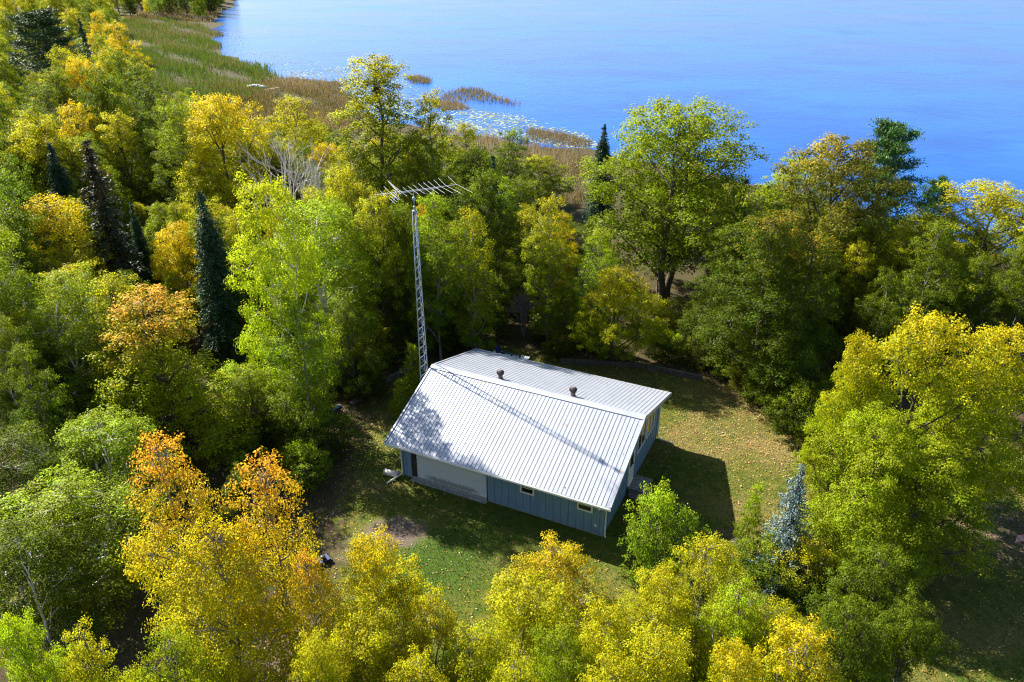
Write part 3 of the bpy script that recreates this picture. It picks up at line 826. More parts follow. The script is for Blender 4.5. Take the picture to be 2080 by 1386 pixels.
    for j, (c, r) in enumerate(zip(LC, LRd)):
        pts = tops[j % stems]
        zs = np.array([p[2] for p in pts]); z0 = np.clip(c[2] - .9 * math.hypot(c[0], c[1]) - .35 * r, zb * .55 + .2, H * .8)
        i = int(np.clip(np.searchsorted(zs, z0), 1, len(pts) - 1)); t = (z0 - zs[i - 1]) / (zs[i] - zs[i - 1] + 1e-9)
        p0 = pts[i - 1] + (pts[i] - pts[i - 1]) * np.clip(t, 0, 1)
        r0 = trunk_r * .42 * (1 - .7 * z0 / H)
        tube_np(mb, p0, c, r0 + .012, r0 * .35 + .008, 5, .05, rng)
        d2 = np.linalg.norm(cl - c, axis=1); near = np.argsort(d2 + rng.random(len(cl)) * r)[:twigs]
        for q in near: tube_np(mb, c, cl[q], r0 * .3 + .007, .006, 4, .06, rng, 2)
    tm = mb.mesh('trunk', M[trunk_mat], True)
    return dict(crown=me, trunk=tm, H=H, R=R)

def spruce(seed, H, R, per=13, whorl=.30, zb=.4, sag=.28, dens=1.0, needle=.16, ragged=.25, bare=0.0):
    rng = np.random.default_rng(seed)
    mb = MB(); mb.tube([(0, 0, -.3), (0, 0, H * .5), (0, 0, H)], [.017 * H, .010 * H, .01], 8, False)
    C, D, cc = [], [], []
    z = zb
    while z < H - .1:
        t = (z - zb) / (H - zb); L = R * (1 - t) ** .85 + .10
        for k in range(per if t < .85 else 7):
            az = rng.uniform(0, 2 * math.pi); l = L * rng.uniform(1 - ragged * 1.6, 1 + ragged * .4)
            if rng.random() < bare * (1 - t): continue
            z0 = z + rng.uniform(-.15, .15)
            d = np.array([math.cos(az), math.sin(az), 0]); n = max(3, int(l * 13 * dens))
            s = np.linspace(.12, 1, n)
            pts = np.outer(s * l, d); pts[:, 2] = z0 + .20 * l * s - sag * l * s * s * 1.9
            side = np.array([-d[1], d[0], 0])
            if k % 3 == 0: tube_np(mb, (0, 0, z0), pts[-1], .016 + .006 * l, .005, 4, 0, None, 2)
            c0 = rng.random()
            for sg in (-1, 1, 0):
                w = .18 * l * (1 - s) + .05
                p = pts + np.outer(w * sg * rng.uniform(.3, 1.1, n), side) + rng.normal(size=(n, 3)) * .05
                p[:, 2] -= abs(sg) * .06
                C.append(p); dd = d * .8 + side * sg * .8 + np.array([0, 0, -.25]); D.append(np.tile(unit(dd[None])[0], (n, 1))); cc.append(np.full(n, c0))
        z += whorl * (1 - .35 * t)
    C, D, cc = np.vstack(C), np.vstack(D), np.concatenate(cc); N = len(C)
    D = unit(D + rng.normal(size=(N, 3)) * .35)
    b = unit(np.cross(D, rng.normal(size=(N, 3)))); L = needle * rng.uniform(.7, 1.4, (N, 1))
    nr = np.cross(D, b)
    V = np.stack([C - D * L * .5, C + b * L * .28 + nr * L * .08, C + D * L * .8, C - b * L * .28 + nr * L * .08], 1)
    me = quads_mesh('crown', V, M['needle'], {'lc': rng.random(N), 'cc': cc, 'hh': np.clip(C[:, 2] / H, 0, 1)})
    return dict(crown=me, trunk=mb.mesh('trunk', M['needle_bark'], True), H=H, R=R)

def pine(seed, H, R):
    rng = np.random.default_rng(seed)
    mb = MB(); mb.tube([(0, 0, -.3), (.1, 0, H * .5), (0, .1, H * .97)], [.022 * H, .014 * H, .02], 8, False)
    cl = []
    for i in range(46):
        t = .12 + .86 * (i + .5) / 46; z = H * t; L = R * (np.sin(np.pi * np.clip(t * .78 + .2, 0, 1)) ** .8) * rng.uniform(.6, 1.1) + .25
        az = i * 2.4 + rng.uniform(-.4, .4); d = np.array([math.cos(az), math.sin(az), .35 + .4 * t])
        e = np.array([0, 0, z]) + d * L; e[2] = min(e[2], H)
        tube_np(mb, (0, 0, z - .1), e, .04, .012, 4, .05, rng)
        for s in (.35, .5, .62, .74, .86, .97):
            for q in range(2): cl.append(np.array([0, 0, z]) + d * L * s + rng.normal(size=3) * np.array([.28, .28, .14]) * (L * .25 + .35))
    cl = np.array(cl); n = 62; ci = np.repeat(np.arange(len(cl)), n); N = len(ci)
    dirs = unit(rng.normal(size=(N, 3)) + np.array([0, 0, .75])); L = rng.uniform(.16, .34, (N, 1))
    C = cl[ci] + rng.normal(size=(N, 3)) * np.array([.2, .2, .10]); b = unit(np.cross(dirs, rng.normal(size=(N, 3))))
    V = np.stack([C, C + dirs * L * .5 + b * .028, C + dirs * L, C + dirs * L * .5 - b * .028], 1)
    me = quads_mesh('crown', V, M['needle'], {'lc': rng.random(N), 'cc': rng.random(len(cl))[ci], 'hh': np.clip(C[:, 2] / H, 0, 1)})
    return dict(crown=me, trunk=mb.mesh('trunk', M['needle_bark'], True), H=H, R=R)

def bare_tree(seed, H, R, mat='dead_wood', stems=3, lv=5):
    rng = np.random.default_rng(seed); mb = MB()
    def grow(p, d, L, r, lev):
        q = p + d * L; tube_np(mb, p, q, r, r * .62, 6 if lev < 2 else 4, .05, rng, 3)
        if lev >= lv: return
        for k in range(3 if lev < 3 else 2):
            nd = unit((d + rng.normal(size=3) * (.34 + .06 * lev) + np.array([0, 0, .10]))[None])[0]
            grow(p + (q - p) * rng.uniform(.55, 1.0), nd, L * rng.uniform(.58, .82), r * .58, lev + 1)
    for s in range(stems):
        a = 2 * math.pi * s / stems + rng.uniform(0, 1)
        grow(np.array([0, 0, -.2]), unit(np.array([[math.cos(a) * .12, math.sin(a) * .12, 1.0]]))[0], H * .36, .012 * H, 0)
    return dict(crown=None, trunk=mb.mesh('trunk', M[mat], True), H=H, R=R)

T = {
 'maple':  broadleaf(11, 11.0, 4.3, 1.0, 'round', 24, 40, 105, .40, .129, .33, 0, .25, .20, 5, space=.62),
 'maple2': broadleaf(12, 11.0, 3.9, 0.9, 'oval', 22, 40, 102, .40, .129, .34, .04, .25, .19, 5, space=.62),
 'ash':    broadleaf(13, 15.5, 4.5, 5.0, 'round', 26, 36, 108, .48, .142, .31, .06, .3, .24, 6, stems=2, space=.74),
 'oak':    broadleaf(14, 12.0, 4.3, 1.0, 'round', 24, 36, 113, .44, .142, .31, .08, .3, .22, 7, space=.70),
 'oak2':   broadleaf(15, 12.5, 4.0, 1.8, 'oval', 22, 36, 113, .44, .142, .33, .08, .3, .21, 7, space=.70),
 'aspen':  broadleaf(16, 13.0, 2.7, 2.2, 'column', 22, 30, 94, .37, .125, .40, .05, .2, .13, 5, 'bark_grey', space=.62),
 'aspen2': broadleaf(17, 12.0, 2.4, 1.6, 'oval', 20, 30, 94, .37, .125, .42, .05, .2, .12, 5, 'bark_grey', space=.62),
 'birch':  broadleaf(18, 12.5, 3.0, 1.2, 'column', 26, 36, 92, .38, .120, .36, .04, .55, .13, 5, 'bark_white', 2, space=.58),
 'tall':   broadleaf(19, 17.5, 4.0, 3.4, 'cone', 30, 34, 108, .46, .138, .34, .08, .25, .24, 7, space=.72),
 'conem':  broadleaf(26, 11.0, 3.9, .8, 'cone', 28, 38, 100, .40, .130, .33, .05, .28, .18, 6, space=.64),
 'poplar': broadleaf(20, 11.0, 2.5, .8, 'oval', 24, 36, 68, .38, .115, .40, .08, .45, .13, 11, 'bark_grey', up=.25, space=.55),
 'elder':  broadleaf(21, 9.0, 2.7, .6, 'round', 26, 40, 94, .32, .105, .33, .04, .35, .14, 8, 'bark_grey', up=.35, space=.48),
 'elder2': broadleaf(25, 9.0, 2.5, .6, 'oval', 24, 40, 94, .32, .105, .35, .06, .35, .14, 8, 'bark_grey', up=.35, space=.48),
 'shrub':  broadleaf(22, 3.2, 1.5, .1, 'round', 14, 30, 50, .20, .085, .42, .04, .3, .05, 5, stems=3, space=.30),
 'sapling': broadleaf(23, 4.8, 1.5, .3, 'cone', 18, 26, 50, .21, .09, .40, .05, .3, .05, 5, space=.32),
 'spruce': spruce(31, 12.0, 2.3, 15, .28, .4, .28, 1.2, .13, .25),
 'spruce_thin': spruce(32, 12.0, 2.1, 10, .36, .5, .30, .9, .17, .5, .35),
 'blue_spruce': spruce(33, 6.2, 1.55, 13, .25, .2, .10, 1.5, .085, .5, .15),
 'pine':   pine(34, 13.5, 2.6),
 'bare':   bare_tree(41, 9.0, 2.4, 'dead_wood', 3, 5),
 'twiggy': bare_tree(42, 6.0, 2.2, 'bark_grey', 4, 5),
}
BARK_ALT = {}
NTREE = [0]
TREE_XY = []
def tree(kind, x, y, H, R, col, tip=None, amt=0.0, name='tree', label=None, cat='tree', group=None, rot=None):
    t = T[kind]; z = tz(x, y)
    NTREE[0] += 1; rg = random.Random(NTREE[0] * 7 + 3)
    o = empty(name, (x, y, z), rg.uniform(0, 6.28) if rot is None else rot, label, cat, group)
    o.scale = (R / t['R'], R / t['R'], H / t['H'])
    tr = link('trunk', t['trunk'], o)
    if t['crown'] is not None:
        c = link('crown', t['crown'], o)
        c.color = (*col, 1); c['tip'] = list(tip or col); c['tipamt'] = float(amt)
    TREE_XY.append((x, y, R))
    return o
def tree_px(kind, px, py, D, wpx, col, tip=None, amt=0.0, **kw):
    """crown top at pixel px,py; stem D metres out along the ground; crown wpx wide in the photograph"""
    p = at_y(px, py, D); z = tz(p[0], p[1]); H = p[2] - z
    R = wpx / 2 * depth(p[0], D, z + H * .7) / FPX
    if H > 30 or H < .8 or R > 7: print('odd tree', kind, px, py, round(H, 1), round(R, 1))
    return tree(kind, p[0], p[1], H, R, col, tip, amt, **kw)

GRN = (0.082, 0.122, 0.006); DGR = (0.035, 0.075, 0.010); LIME = (0.32, 0.42, 0.010); YGR = (0.27, 0.32, 0.008)
MID = (0.15, 0.195, 0.006); YEL = (0.42, 0.385, 0.010); GOLD = (0.56, 0.42, 0.010); ORA = (0.62, 0.27, 0.025); OLI = (0.15, 0.155, 0.014)
PINK = (0.64, 0.30, 0.04); SPR = (0.040, 0.080, 0.034); PIN = (0.05, 0.12, 0.018); BLU = (0.125, 0.185, 0.175); GREY = (0.16, 0.19, 0.09)

#            kind     x    y    D   w   base tip  amt  name, label
NAMED = [
 # behind the house, right of the tower
 ('ash', 1385, 212, 54, 350, MID, YGR, .55, 'ash_tree', 'tall spreading green tree on two bare dark trunks'),
 ('oak', 1715, 285, 53, 300, OLI, (0.48, 0.30, 0.02), .10, 'oak_tree', 'tall olive tree with rusty leaf tips in front of the dark pine'),
 ('tall', 1500, 455, 46, 190, GRN, MID, .40, 'broad_tree', 'loose tall green tree between the two-trunked and the dense one'),
 ('conem', 1660, 470, 41, 220, GRN, (0.50, 0.28, 0.02), .12, 'oak_tree', 'green tree with rusty sprays, the neighbour of the dense one'),
 ('tall', 1580, 430, 42, 250, GRN, (0.50, 0.28, 0.02), .14, 'oak_tree', 'dense dark green tree with scattered orange tips at the lawn edge'),
 ('pine', 1818, 256, 58, 165, PIN, None, 0, 'pine_tree', 'dark green pine rising above the olive tree by the lake'),
 ('pine', 1912, 368, 61, 90, PIN, None, 0, 'pine_tree', 'small dark pine with only its top showing above yellow-green trees'),
 ('oak', 2035, 385, 56, 300, MID, YEL, .55, 'spreading_tree', 'wide yellow-green tree with dark crooked limbs over the lake shore'),
 ('oak2', 1890, 455, 49, 230, MID, YEL, .40, 'spreading_tree', 'green tree with dark bent limbs between the pine and the big maple'),
 ('aspen', 1625, 320, 68, 130, LIME, YGR, .5, 'aspen_tree', 'bright lime tree showing behind the rusty olive tree'),
 ('spruce', 1228, 252, 76, 85, SPR, None, 0, 'spruce_tree', 'narrow dark spruce beside the tall two-trunked tree'),
 ('tall', 757, 112, 66, 270, MID, YEL, .50, 'tall_tree', 'tallest tree, its golden-green crown reaching out over the lake'),
 ('aspen2', 872, 192, 65, 120, MID, YEL, .45, 'aspen_tree', 'narrow golden-green tree close beside the tallest tree'),
 ('aspen', 1040, 262, 74, 100, GRN, LIME, .3, 'aspen_tree', 'small fresh green tree top against the lily pads'),
 ('aspen2', 945, 255, 72, 110, MID, YEL, .3, 'aspen_tree', 'loose green tree between the tallest tree and the lily pads'),
 ('birch', 985, 368, 58, 150, (0.18, 0.28, 0.014), LIME, .4, 'birch_tree', 'soft bright green tree beside the television aerial'),
 ('aspen', 1118, 400, 48, 110, MID, YEL, .45, 'aspen_tree', 'slim yellow-green tree in front of the tan marsh grass'),
 ('oak', 1095, 318, 82, 130, MID, YEL, .35, 'broad_tree', 'rounded green tree between the lily pads and slim yellow-green tree'),
 ('oak2', 1160, 455, 66, 120, GRN, MID, .4, 'broad_tree', 'dark green tree against the tan marsh grass'),
 ('aspen2', 600, 615, 35.5, 150, (0.15, 0.21, 0.008), LIME, .3, 'aspen_tree', 'green tree shading the garage yard below the white-trunked birch'),
 ('aspen2', 1010, 465, 51, 115, MID, YEL, .4, 'aspen_tree', 'loose green tree just behind the back deck'),
 ('oak2', 945, 560, 48, 105, GRN, MID, .4, 'broad_tree', 'low dark tree between lattice tower and back deck'),
 ('aspen', 1140, 560, 49, 105, MID, YEL, .4, 'aspen_tree', 'slim half-turned tree beyond the longer timber wall'),
 ('aspen2', 1075, 425, 56, 115, MID, YEL, .5, 'aspen_tree', 'slim yellow-flecked tree deeper in the wood behind the deck'),
 ('maple2', 1255, 545, 46, 165, YGR, YEL, .75, 'small_tree', 'small bright yellow-green tree standing over the low timber wall'),
 ('twiggy', 1235, 480, 52, 150, GREY, None, 0, 'bare_tree', 'grey leafless twiggy tree behind the small yellow-green tree'),
 ('twiggy', 1065, 560, 50, 110, GREY, None, 0, 'bare_tree', 'thin pale dead tree in the shade behind the house roof'),
 # left of the tower
 ('aspen', 880, 395, 46, 120, (0.16, 0.23, 0.008), LIME, .4, 'aspen_tree', 'fresh green tree standing right behind the lattice tower top'),
 ('aspen2', 958, 430, 45.5, 105, MID, YEL, .4, 'aspen_tree', 'tall half-turned tree rising just behind the house roof'),
 ('oak2', 765, 395, 47.5, 170, MID, YEL, .40, 'broad_tree', 'olive-green tree right behind the television aerial'),
 ('oak', 690, 345, 56, 170, MID, YEL, .50, 'broad_tree', 'yellow-flecked tree below the tallest tree, next to the pale dead one'),
 ('aspen2', 905, 455, 49, 130, GRN, YEL, .30, 'aspen_tree', 'green tree close behind the lattice tower'),
 ('birch', 535, 366, 38.5, 180, LIME, (0.44, 0.46, 0.012), .5, 'birch_tree', 'bright lime birch top beside the dark pointed spruce'),
 ('birch', 640, 405, 46, 230, (0.20, 0.27, 0.010), LIME, .5, 'birch_tree', 'tall soft green birch with a white trunk near the house'),
 ('spruce', 405, 388, 46, 145, SPR, None, 0, 'spruce_tree', 'dark blue-green spruce with a sharp top amid yellow trees'),
 ('spruce_thin', 173, 282, 53, 165, (0.04, 0.055, 0.025), (0.10, 0.05, 0.02), .35, 'spruce_tree', 'thin half-dead spruce with a brown top'),
 ('conem', 292, 592, 35.5, 360, YGR, PINK, .35, 'maple_tree', 'yellow-green maple with salmon-orange leaves at its top'),
 ('conem', 500, 745, 35.5, 180, MID, YGR, .3, 'maple_tree', 'plain green maple crowding the salmon-topped one'),
 ('maple', 435, 198, 68, 230, (0.36, 0.37, 0.010), GOLD, .50, 'maple_tree', 'large golden-yellow maple in the wood near the white dead tree'),
 ('bare', 580, 222, 63, 150, GREY, None, 0, 'dead_tree', 'white leafless dead tree with many bare branches'),
 ('bare', 648, 300, 60, 80, GREY, None, 0, 'dead_tree', 'smaller pale dead tree leaning by the tallest tree'),
 ('bare', 100, 190, 80, 80, GREY, None, 0, 'dead_tree', 'grey bare branches poking out of yellow woods far from the house'),
 ('aspen', 592, 198, 76, 140, (0.36, 0.36, 0.015), YEL, .6, 'aspen_tree', 'bright yellow tree behind the white dead tree'),
 ('pine', 75, 25, 118, 170, (0.05, 0.085, 0.02), None, 0, 'pine_tree', 'broad dark pine among far yellow trees by the marsh'),
 ('oak', 65, 250, 62, 200, MID, YEL, .6, 'broad_tree', 'broad golden-green tree in the wood beside the half-dead spruce'),
 ('conem', 95, 400, 50, 260, (0.34, 0.36, 0.010), GOLD, .55, 'maple_tree', 'golden-orange maple below the half-dead spruce'),
 ('oak2', 140, 545, 43, 220, MID, YEL, .5, 'broad_tree', 'green and yellow tree with a dark trunk before the golden-orange maple'),
 ('maple2', 355, 455, 50, 150, YEL, GOLD, .6, 'maple_tree', 'yellow maple wedged between the two spruces'),
 ('oak', 40, 640, 38, 240, GRN, YEL, .35, 'broad_tree', 'dark green tree with a few yellow sprays, in deep shade'),
 # foreground left
 ('poplar', 312, 888, 20.5, 210, YEL, ORA, .40, 'poplar_tree', 'orange-gold large-leaved tree, the one with the rustiest top'),
 ('poplar', 525, 930, 20, 210, (0.46, 0.38, 0.010), ORA, .34, 'poplar_tree', 'golden large-leaved tree beside the shaded garage yard'),
 ('poplar', 425, 1065, 18.5, 240, (0.40, 0.39, 0.010), GOLD, .4, 'poplar_tree', 'yellow large-leaved tree filling in between the two golden ones'),
 ('poplar', 620, 1120, 18, 120, YEL, ORA, .35, 'poplar_tree', 'small narrow gold large-leaved tree near the mower'),
 ('birch', 110, 985, 24, 300, (0.17, 0.20, 0.006), LIME, .4, 'birch_tree', 'big fine-leaved green tree with pale stems by the golden ones'),
 ('birch', 190, 850, 29, 240, (0.17, 0.23, 0.010), LIME, .4, 'birch_tree', 'fine-leaved light green tree below the salmon-topped maple'),
 ('birch', 20, 880, 28, 200, GRN, MID, .4, 'birch_tree', 'fine-leaved green tree next to the deep-shade broad tree'),
 ('birch', 20, 1080, 21, 220, GRN, MID, .3, 'birch_tree', 'dark fine-leaved tree in the shade of the big one'),
 ('elder2', 160, 1275, 15.5, 150, YGR, YEL, .5, 'young_tree', 'yellow-green young tree with rounded leaves below the fine-leaved ones'),
 ('elder', 15, 1262, 15.5, 140, YGR, LIME, .5, 'young_tree', 'lime young tree beside the yellow-green young one'),
 ('elder2', 330, 1295, 15.5, 190, YGR, MID, .3, 'young_tree', 'green young tree at the foot of the rustiest golden tree'),
 # foreground centre and right
 ('elder', 752, 1100, 19, 180, (0.33, 0.33, 0.010), GOLD, .35, 'young_maple', 'dome-shaped yellow tree rising over bare dirt beside the dark lawn'),
 ('elder2', 880, 1200, 17.5, 150, (0.30, 0.28, 0.012), YEL, .5, 'young_maple', 'smaller yellow tree snug against the dome-shaped one'),
 ('elder', 735, 1265, 16.5, 230, (0.28, 0.28, 0.012), YEL, .4, 'young_maple', 'full yellow-green tree spreading beneath the dome-shaped one'),
 ('elder2', 1125, 1102, 21.5, 200, (0.30, 0.28, 0.012), GOLD, .5, 'young_maple', 'small golden tree jutting over the lawn before the house'),
 ('elder', 1060, 1195, 18.5, 260, YGR, YEL, .5, 'young_maple', 'wide yellow-green tree under the small golden tree'),
 ('elder2', 955, 1280, 16.5, 190, YGR, YEL, .4, 'young_maple', 'yellow-green tree between the smaller yellow and wide one'),
 ('elder', 1130, 1295, 16, 190, YGR, MID, .3, 'young_maple', 'greener tree below the wide yellow-green one'),
 ('shrub', 1345, 1005, 25.3, 145, (0.15, 0.23, 0.012), LIME, .4, 'lawn_shrub', 'tall fresh green shrub on the lawn by the house corner'),
 ('elder2', 1440, 1098, 21, 190, YGR, YEL, .55, 'young_maple', 'bright yellow-green tree standing against the tall green shrub'),
 ('elder', 1345, 1175, 19.5, 190, (0.25, 0.27, 0.012), YEL, .5, 'young_maple', 'yellow-green tree right under the tall green shrub'),
 ('elder2', 1505, 1190, 19, 170, YGR, LIME, .5, 'young_maple', 'lime-yellow tree close to the blue spruce'),
 ('elder', 1350, 1300, 16, 210, YGR, YEL, .5, 'young_maple', 'yellow tree low among the lime-yellow ones'),
 ('elder2', 1645, 1280, 16, 230, YGR, GOLD, .5, 'young_maple', 'yellow tree with amber tips beneath the dark shaded maple'),
 ('elder', 1500, 1320, 15.5, 170, YGR, GOLD, .35, 'young_maple', 'green-gold tree next to the amber-tipped one'),
 ('elder', 1228, 1245, 17.5, 190, YGR, YEL, .5, 'young_maple', 'yellow-green tree filling the gap beside the wide one'),
 ('elder2', 1585, 1225, 18.5, 140, YGR, YEL, .4, 'young_maple', 'small yellow-green tree below the blue spruce'),
 ('elder', 645, 1300, 15.5, 150, YGR, YEL, .5, 'young_maple', 'yellow-flecked young tree under the narrow gold one'),
 ('elder2', 1045, 1335, 15, 190, YGR, YEL, .4, 'young_maple', 'low yellow-green tree under the greener one'),
 ('elder', 1245, 1345, 15, 190, YGR, YEL, .5, 'young_maple', 'low lime-yellow tree touching the greener one'),
 ('elder2', 850, 1335, 15, 180, (0.30, 0.31, 0.010), YEL, .5, 'young_maple', 'low golden-green tree under the smaller yellow one'),
 ('oak2', 1735, 1225, 17.5, 200, GRN, MID, .4, 'broad_tree', 'shaded dark green tree next to the amber-tipped one'),
 ('oak2', 1870, 1225, 18, 170, GRN, MID, .3, 'broad_tree', 'dark green tree bordering the dappled lawn patch'),
 ('oak2', 702, 615, 41, 125, GRN, MID, .4, 'broad_tree', 'small dark tree leaning over the timber edging'),
 ('sapling', 745, 735, 41.5, 80, GRN, MID, .4, 'sapling', 'dark bushy sapling over the timber edging'),
 ('blue_spruce', 1630, 942, 25.4, 128, BLU, None, 0, 'blue_spruce', 'silvery blue spruce at the edge of the sunny lawn'),
 ('maple', 1905, 652, 29.5, 330, YGR, GOLD, .33, 'maple_tree', 'huge rounded maple, green below and gold on top'),
 ('maple2', 2060, 668, 31, 230, YGR, GOLD, .35, 'maple_tree', 'gold-topped maple shouldering the huge rounded one'),
 ('maple2', 1755, 680, 30, 130, YGR, GOLD, .32, 'maple_tree', 'slim gold-topped maple leaning against the huge rounded one'),
 ('maple', 1800, 850, 26.5, 280, (0.22, 0.27, 0.010), YGR, .6, 'maple_tree', 'fresh green maple in front of the huge rounded one'),
 ('maple2', 1905, 905, 26, 280, (0.20, 0.25, 0.010), YGR, .5, 'maple_tree', 'green maple arching over the flag and garden chair'),
 ('oak2', 1800, 1120, 20.5, 210, GRN, MID, .4, 'broad_tree', 'dark green shaded tree beside the patch of dappled lawn'),
 ('sapling', 1540, 985, 27.5, 60, MID, LIME, .5, 'sapling', 'thin green sapling at the foot of the blue spruce'),
 ('sapling', 838, 700, 40.5, 60, MID, YGR, .5, 'sapling', 'leafy green sapling standing at the tower foot'),
 ('sapling', 812, 770, 38.8, 50, MID, YGR, .3, 'sapling', 'low leafy sapling against the gable end under the roof edge'),
]
SHORT = {'tall spreading green': 'two-trunked tree', 'dense dark green': 'dense orange-flecked tree', 'dark green pine rising': 'tall lakeside pine', 'narrow dark spruce': 'narrow lakeside spruce',
         'tallest tree': 'tallest tree', 'bright lime birch': 'lime birch', 'tall soft green birch': 'white-trunked birch', 'dark blue-green': 'sharp dark spruce', 'thin half-dead': 'half-dead spruce',
         'yellow-green maple with': 'salmon-topped maple', 'large golden-yellow': 'large golden maple', 'white leafless': 'white dead tree', 'broad dark pine': 'broad far pine', 'golden-orange maple': 'golden-orange maple',
         'slim yellow-green': 'slim marsh-side tree', 'wide yellow-green tree with dark': 'crooked-limbed tree', 'dark green tree with a few': 'deep-shade tree', 'small bright yellow-green': 'tree over the timber wall',
         'bright yellow tree behind': 'bright yellow tree', 'olive-green tree right': 'tree behind the aerial'}
LANDMARK = []
for kind, px, py, D, w, col, tip, amt, nm, lab in NAMED:
    for k_, v_ in SHORT.items():
        if lab.startswith(k_): q_ = at_y(px, py, D); LANDMARK.append((v_, q_[0], q_[1]))
    tree_px(kind, px, py, D, w, col, tip, amt, name=nm, label=lab, cat='shrub' if 'shrub' in nm else 'tree')

# ---- the rest of the wood: look-alikes that only their place tells apart
SKY = [(-200, -90), (195, -60), (230, 5), (246, 105), (330, 165), (420, 200), (520, 225), (640, 235), (700, 262), (900, 275), (1000, 300),
       (1080, 345), (1150, 420), (1225, 430), (1250, 330), (1540, 350), (1560, 400), (1850, 420), (1960, 450), (2080, 450), (2300, 480)]
def sky_y(px): return float(np.interp(px, [p[0] for p in SKY], [p[1] for p in SKY]))
PROT = [(340, 530, 46, 715), (110, 310, 53, 560), (510, 680, 63, 365), (440, 760, 47, 800), (190, 600, 36, 950), (1285, 1375, 54, 645), (800, 890, 47, 760), (640, 900, 65, 420), (1140, 1330, 46, 745), (280, 540, 67, 420), (1210, 1250, 75, 430), (560, 680, 75, 300)]
MARSH = np.array([(226, 40), (450, 38), (600, 150), (740, 235), (480, 238), (330, 205), (232, 120)], float)
KINDS = [  # weights on the left, weights on the right, template choices, colour, tip, amount, name, label, group
 (3, 1, ('conem', 'maple2', 'oak2', 'tall'), MID, YEL, .50, 'broadleaf_tree', 'green tree mottled with yellow', 'half-turned trees of the wood'),
 (.7, .4, ('maple', 'aspen', 'conem'), YEL, GOLD, .55, 'yellow_tree', 'golden yellow tree', 'yellow trees of the wood'),
 (2, 2.5, ('oak2', 'aspen2', 'conem'), GRN, MID, .40, 'green_tree', 'plain green leafy tree', 'green trees of the wood'),
 (1.6, 1.2, ('aspen', 'aspen2', 'birch'), (0.16, 0.24, 0.015), YGR, .5, 'slender_tree', 'slender light green tree', 'slender trees of the wood'),
 (.35, .25, ('spruce', 'spruce_thin'), SPR, None, 0, 'wood_conifer', 'dark pointed conifer', 'conifers of the wood'),
]
rw = random.Random(77)
FOREST_N = 0
def fill_label(what, x, y, H):
    size = 'small' if H < 8 else ('tall' if H > 12.2 else 'middling')
    if y > 235: where = 'in the far wood beyond the reed beds'
    elif y > 150: where = 'in the wood beside the green reed beds'
    else:
        nm_, d_ = min(((l[0], math.hypot(l[1] - x, l[2] - y)) for l in LANDMARK), key=lambda q: q[1])
        where = ('close to the ' if d_ < 6.5 else ('near the ' if d_ < 14 else 'in the wood out past the ')) + nm_
    return f'{size} {what} {where}'
def place_fill(y0, y1, step, hmin, hmax, margin):
    global FOREST_N
    y = y0
    while y < y1:
        xm = y * .80 + 14
        xm = min(xm, 330)
        x = -xm
        while x < xm:
            fx, fy = x + rw.uniform(-.38, .38) * step, y + rw.uniform(-.38, .38) * step
            x += step
            P1 = np.array([[fx, fy]])
            if inside(P1, LAWN)[0] or abs(poly_dist(P1, np.vstack([LAWN, LAWN[:1]]))[0]) < 1.6: continue
            if poly_dist(P1, SHORE)[0] > -margin: continue
            if fx > 12 and fy < 42: continue
            if fy < 34 and fx > -12: continue
            if any(math.hypot(fx - a, fy - c) < max(1.4, r * .52) for a, c, r in TREE_XY): continue
            z = tz(fx, fy); H = rw.uniform(hmin, hmax)
            px, py = to_px(fx, fy, z + H)
            if not (-90 < px < 2170) or py > 1330: continue
            bx0, by0 = to_px(fx, fy, z)
            if inside(np.array([[bx0, by0]]), MARSH)[0]: continue
            lim = (sky_y(px) if fy < 270 else -90) + rw.uniform(4, 30)
            for a_, b_, d_, y_ in PROT:
                if fy < d_ - .5 and a_ - 50 < px < b_ + 50: lim = max(lim, y_ - 10)
            while py < lim and H > 2.2:
                H -= .35; px, py = to_px(fx, fy, z + H)
            if H < 3.4: continue
            left = fx < -6
            k = rw.choices(KINDS, [q[0] if left else q[1] for q in KINDS])[0]
            kind = rw.choice(k[2]); t = T[kind]
            R = min(t['R'] * H / t['H'] * rw.uniform(.68, 1.05), 3.8)
            v = rw.uniform(.7, 1.2); j = rw.uniform(.85, 1.15)
            col = tuple(np.clip(np.array(k[3]) * v * np.array([j, 1, 1]), 0, .7))
            tree(kind, fx, fy, H, R, col, k[4], max(0, k[5] + rw.uniform(-.3, .25)) if k[5] else 0, k[6], fill_label(k[7], fx, fy, H), 'tree', k[8]); FOREST_N += 1
        y += step
place_fill(30, 62, 4.1, 8.0, 13.0, 3)
place_fill(62, 110, 5.0, 10, 15.5, 4)
place_fill(110, 220, 8.5, 11, 17, 5)
place_fill(220, 560, 13, 14, 20, 6)
print('fill trees', FOREST_N)

def shrub_label(x, y, h):
    marks = [('timber edging', -8.5, 43), ('lattice tower', -5, 38), ('back deck', 0, 46), ('longer timber wall', 6, 45.6), ('shorter timber wall', 11, 44.4), ('blue spruce', 15.5, 26.5), ('salmon-topped maple', -17, 36),
             ('garage yard', -12, 33), ('sunny lawn edge', 17.5, 37)]
    nm_, d_ = min(((l[0], math.hypot(l[1] - x, l[2] - y)) for l in marks), key=lambda q: q[1])
    return ('low ' if h < 2.1 else 'tall ' if h > 2.9 else '') + 'leafy undergrowth shrub ' + ('beside the ' if d_ < 4 else 'in the wood near the ') + nm_
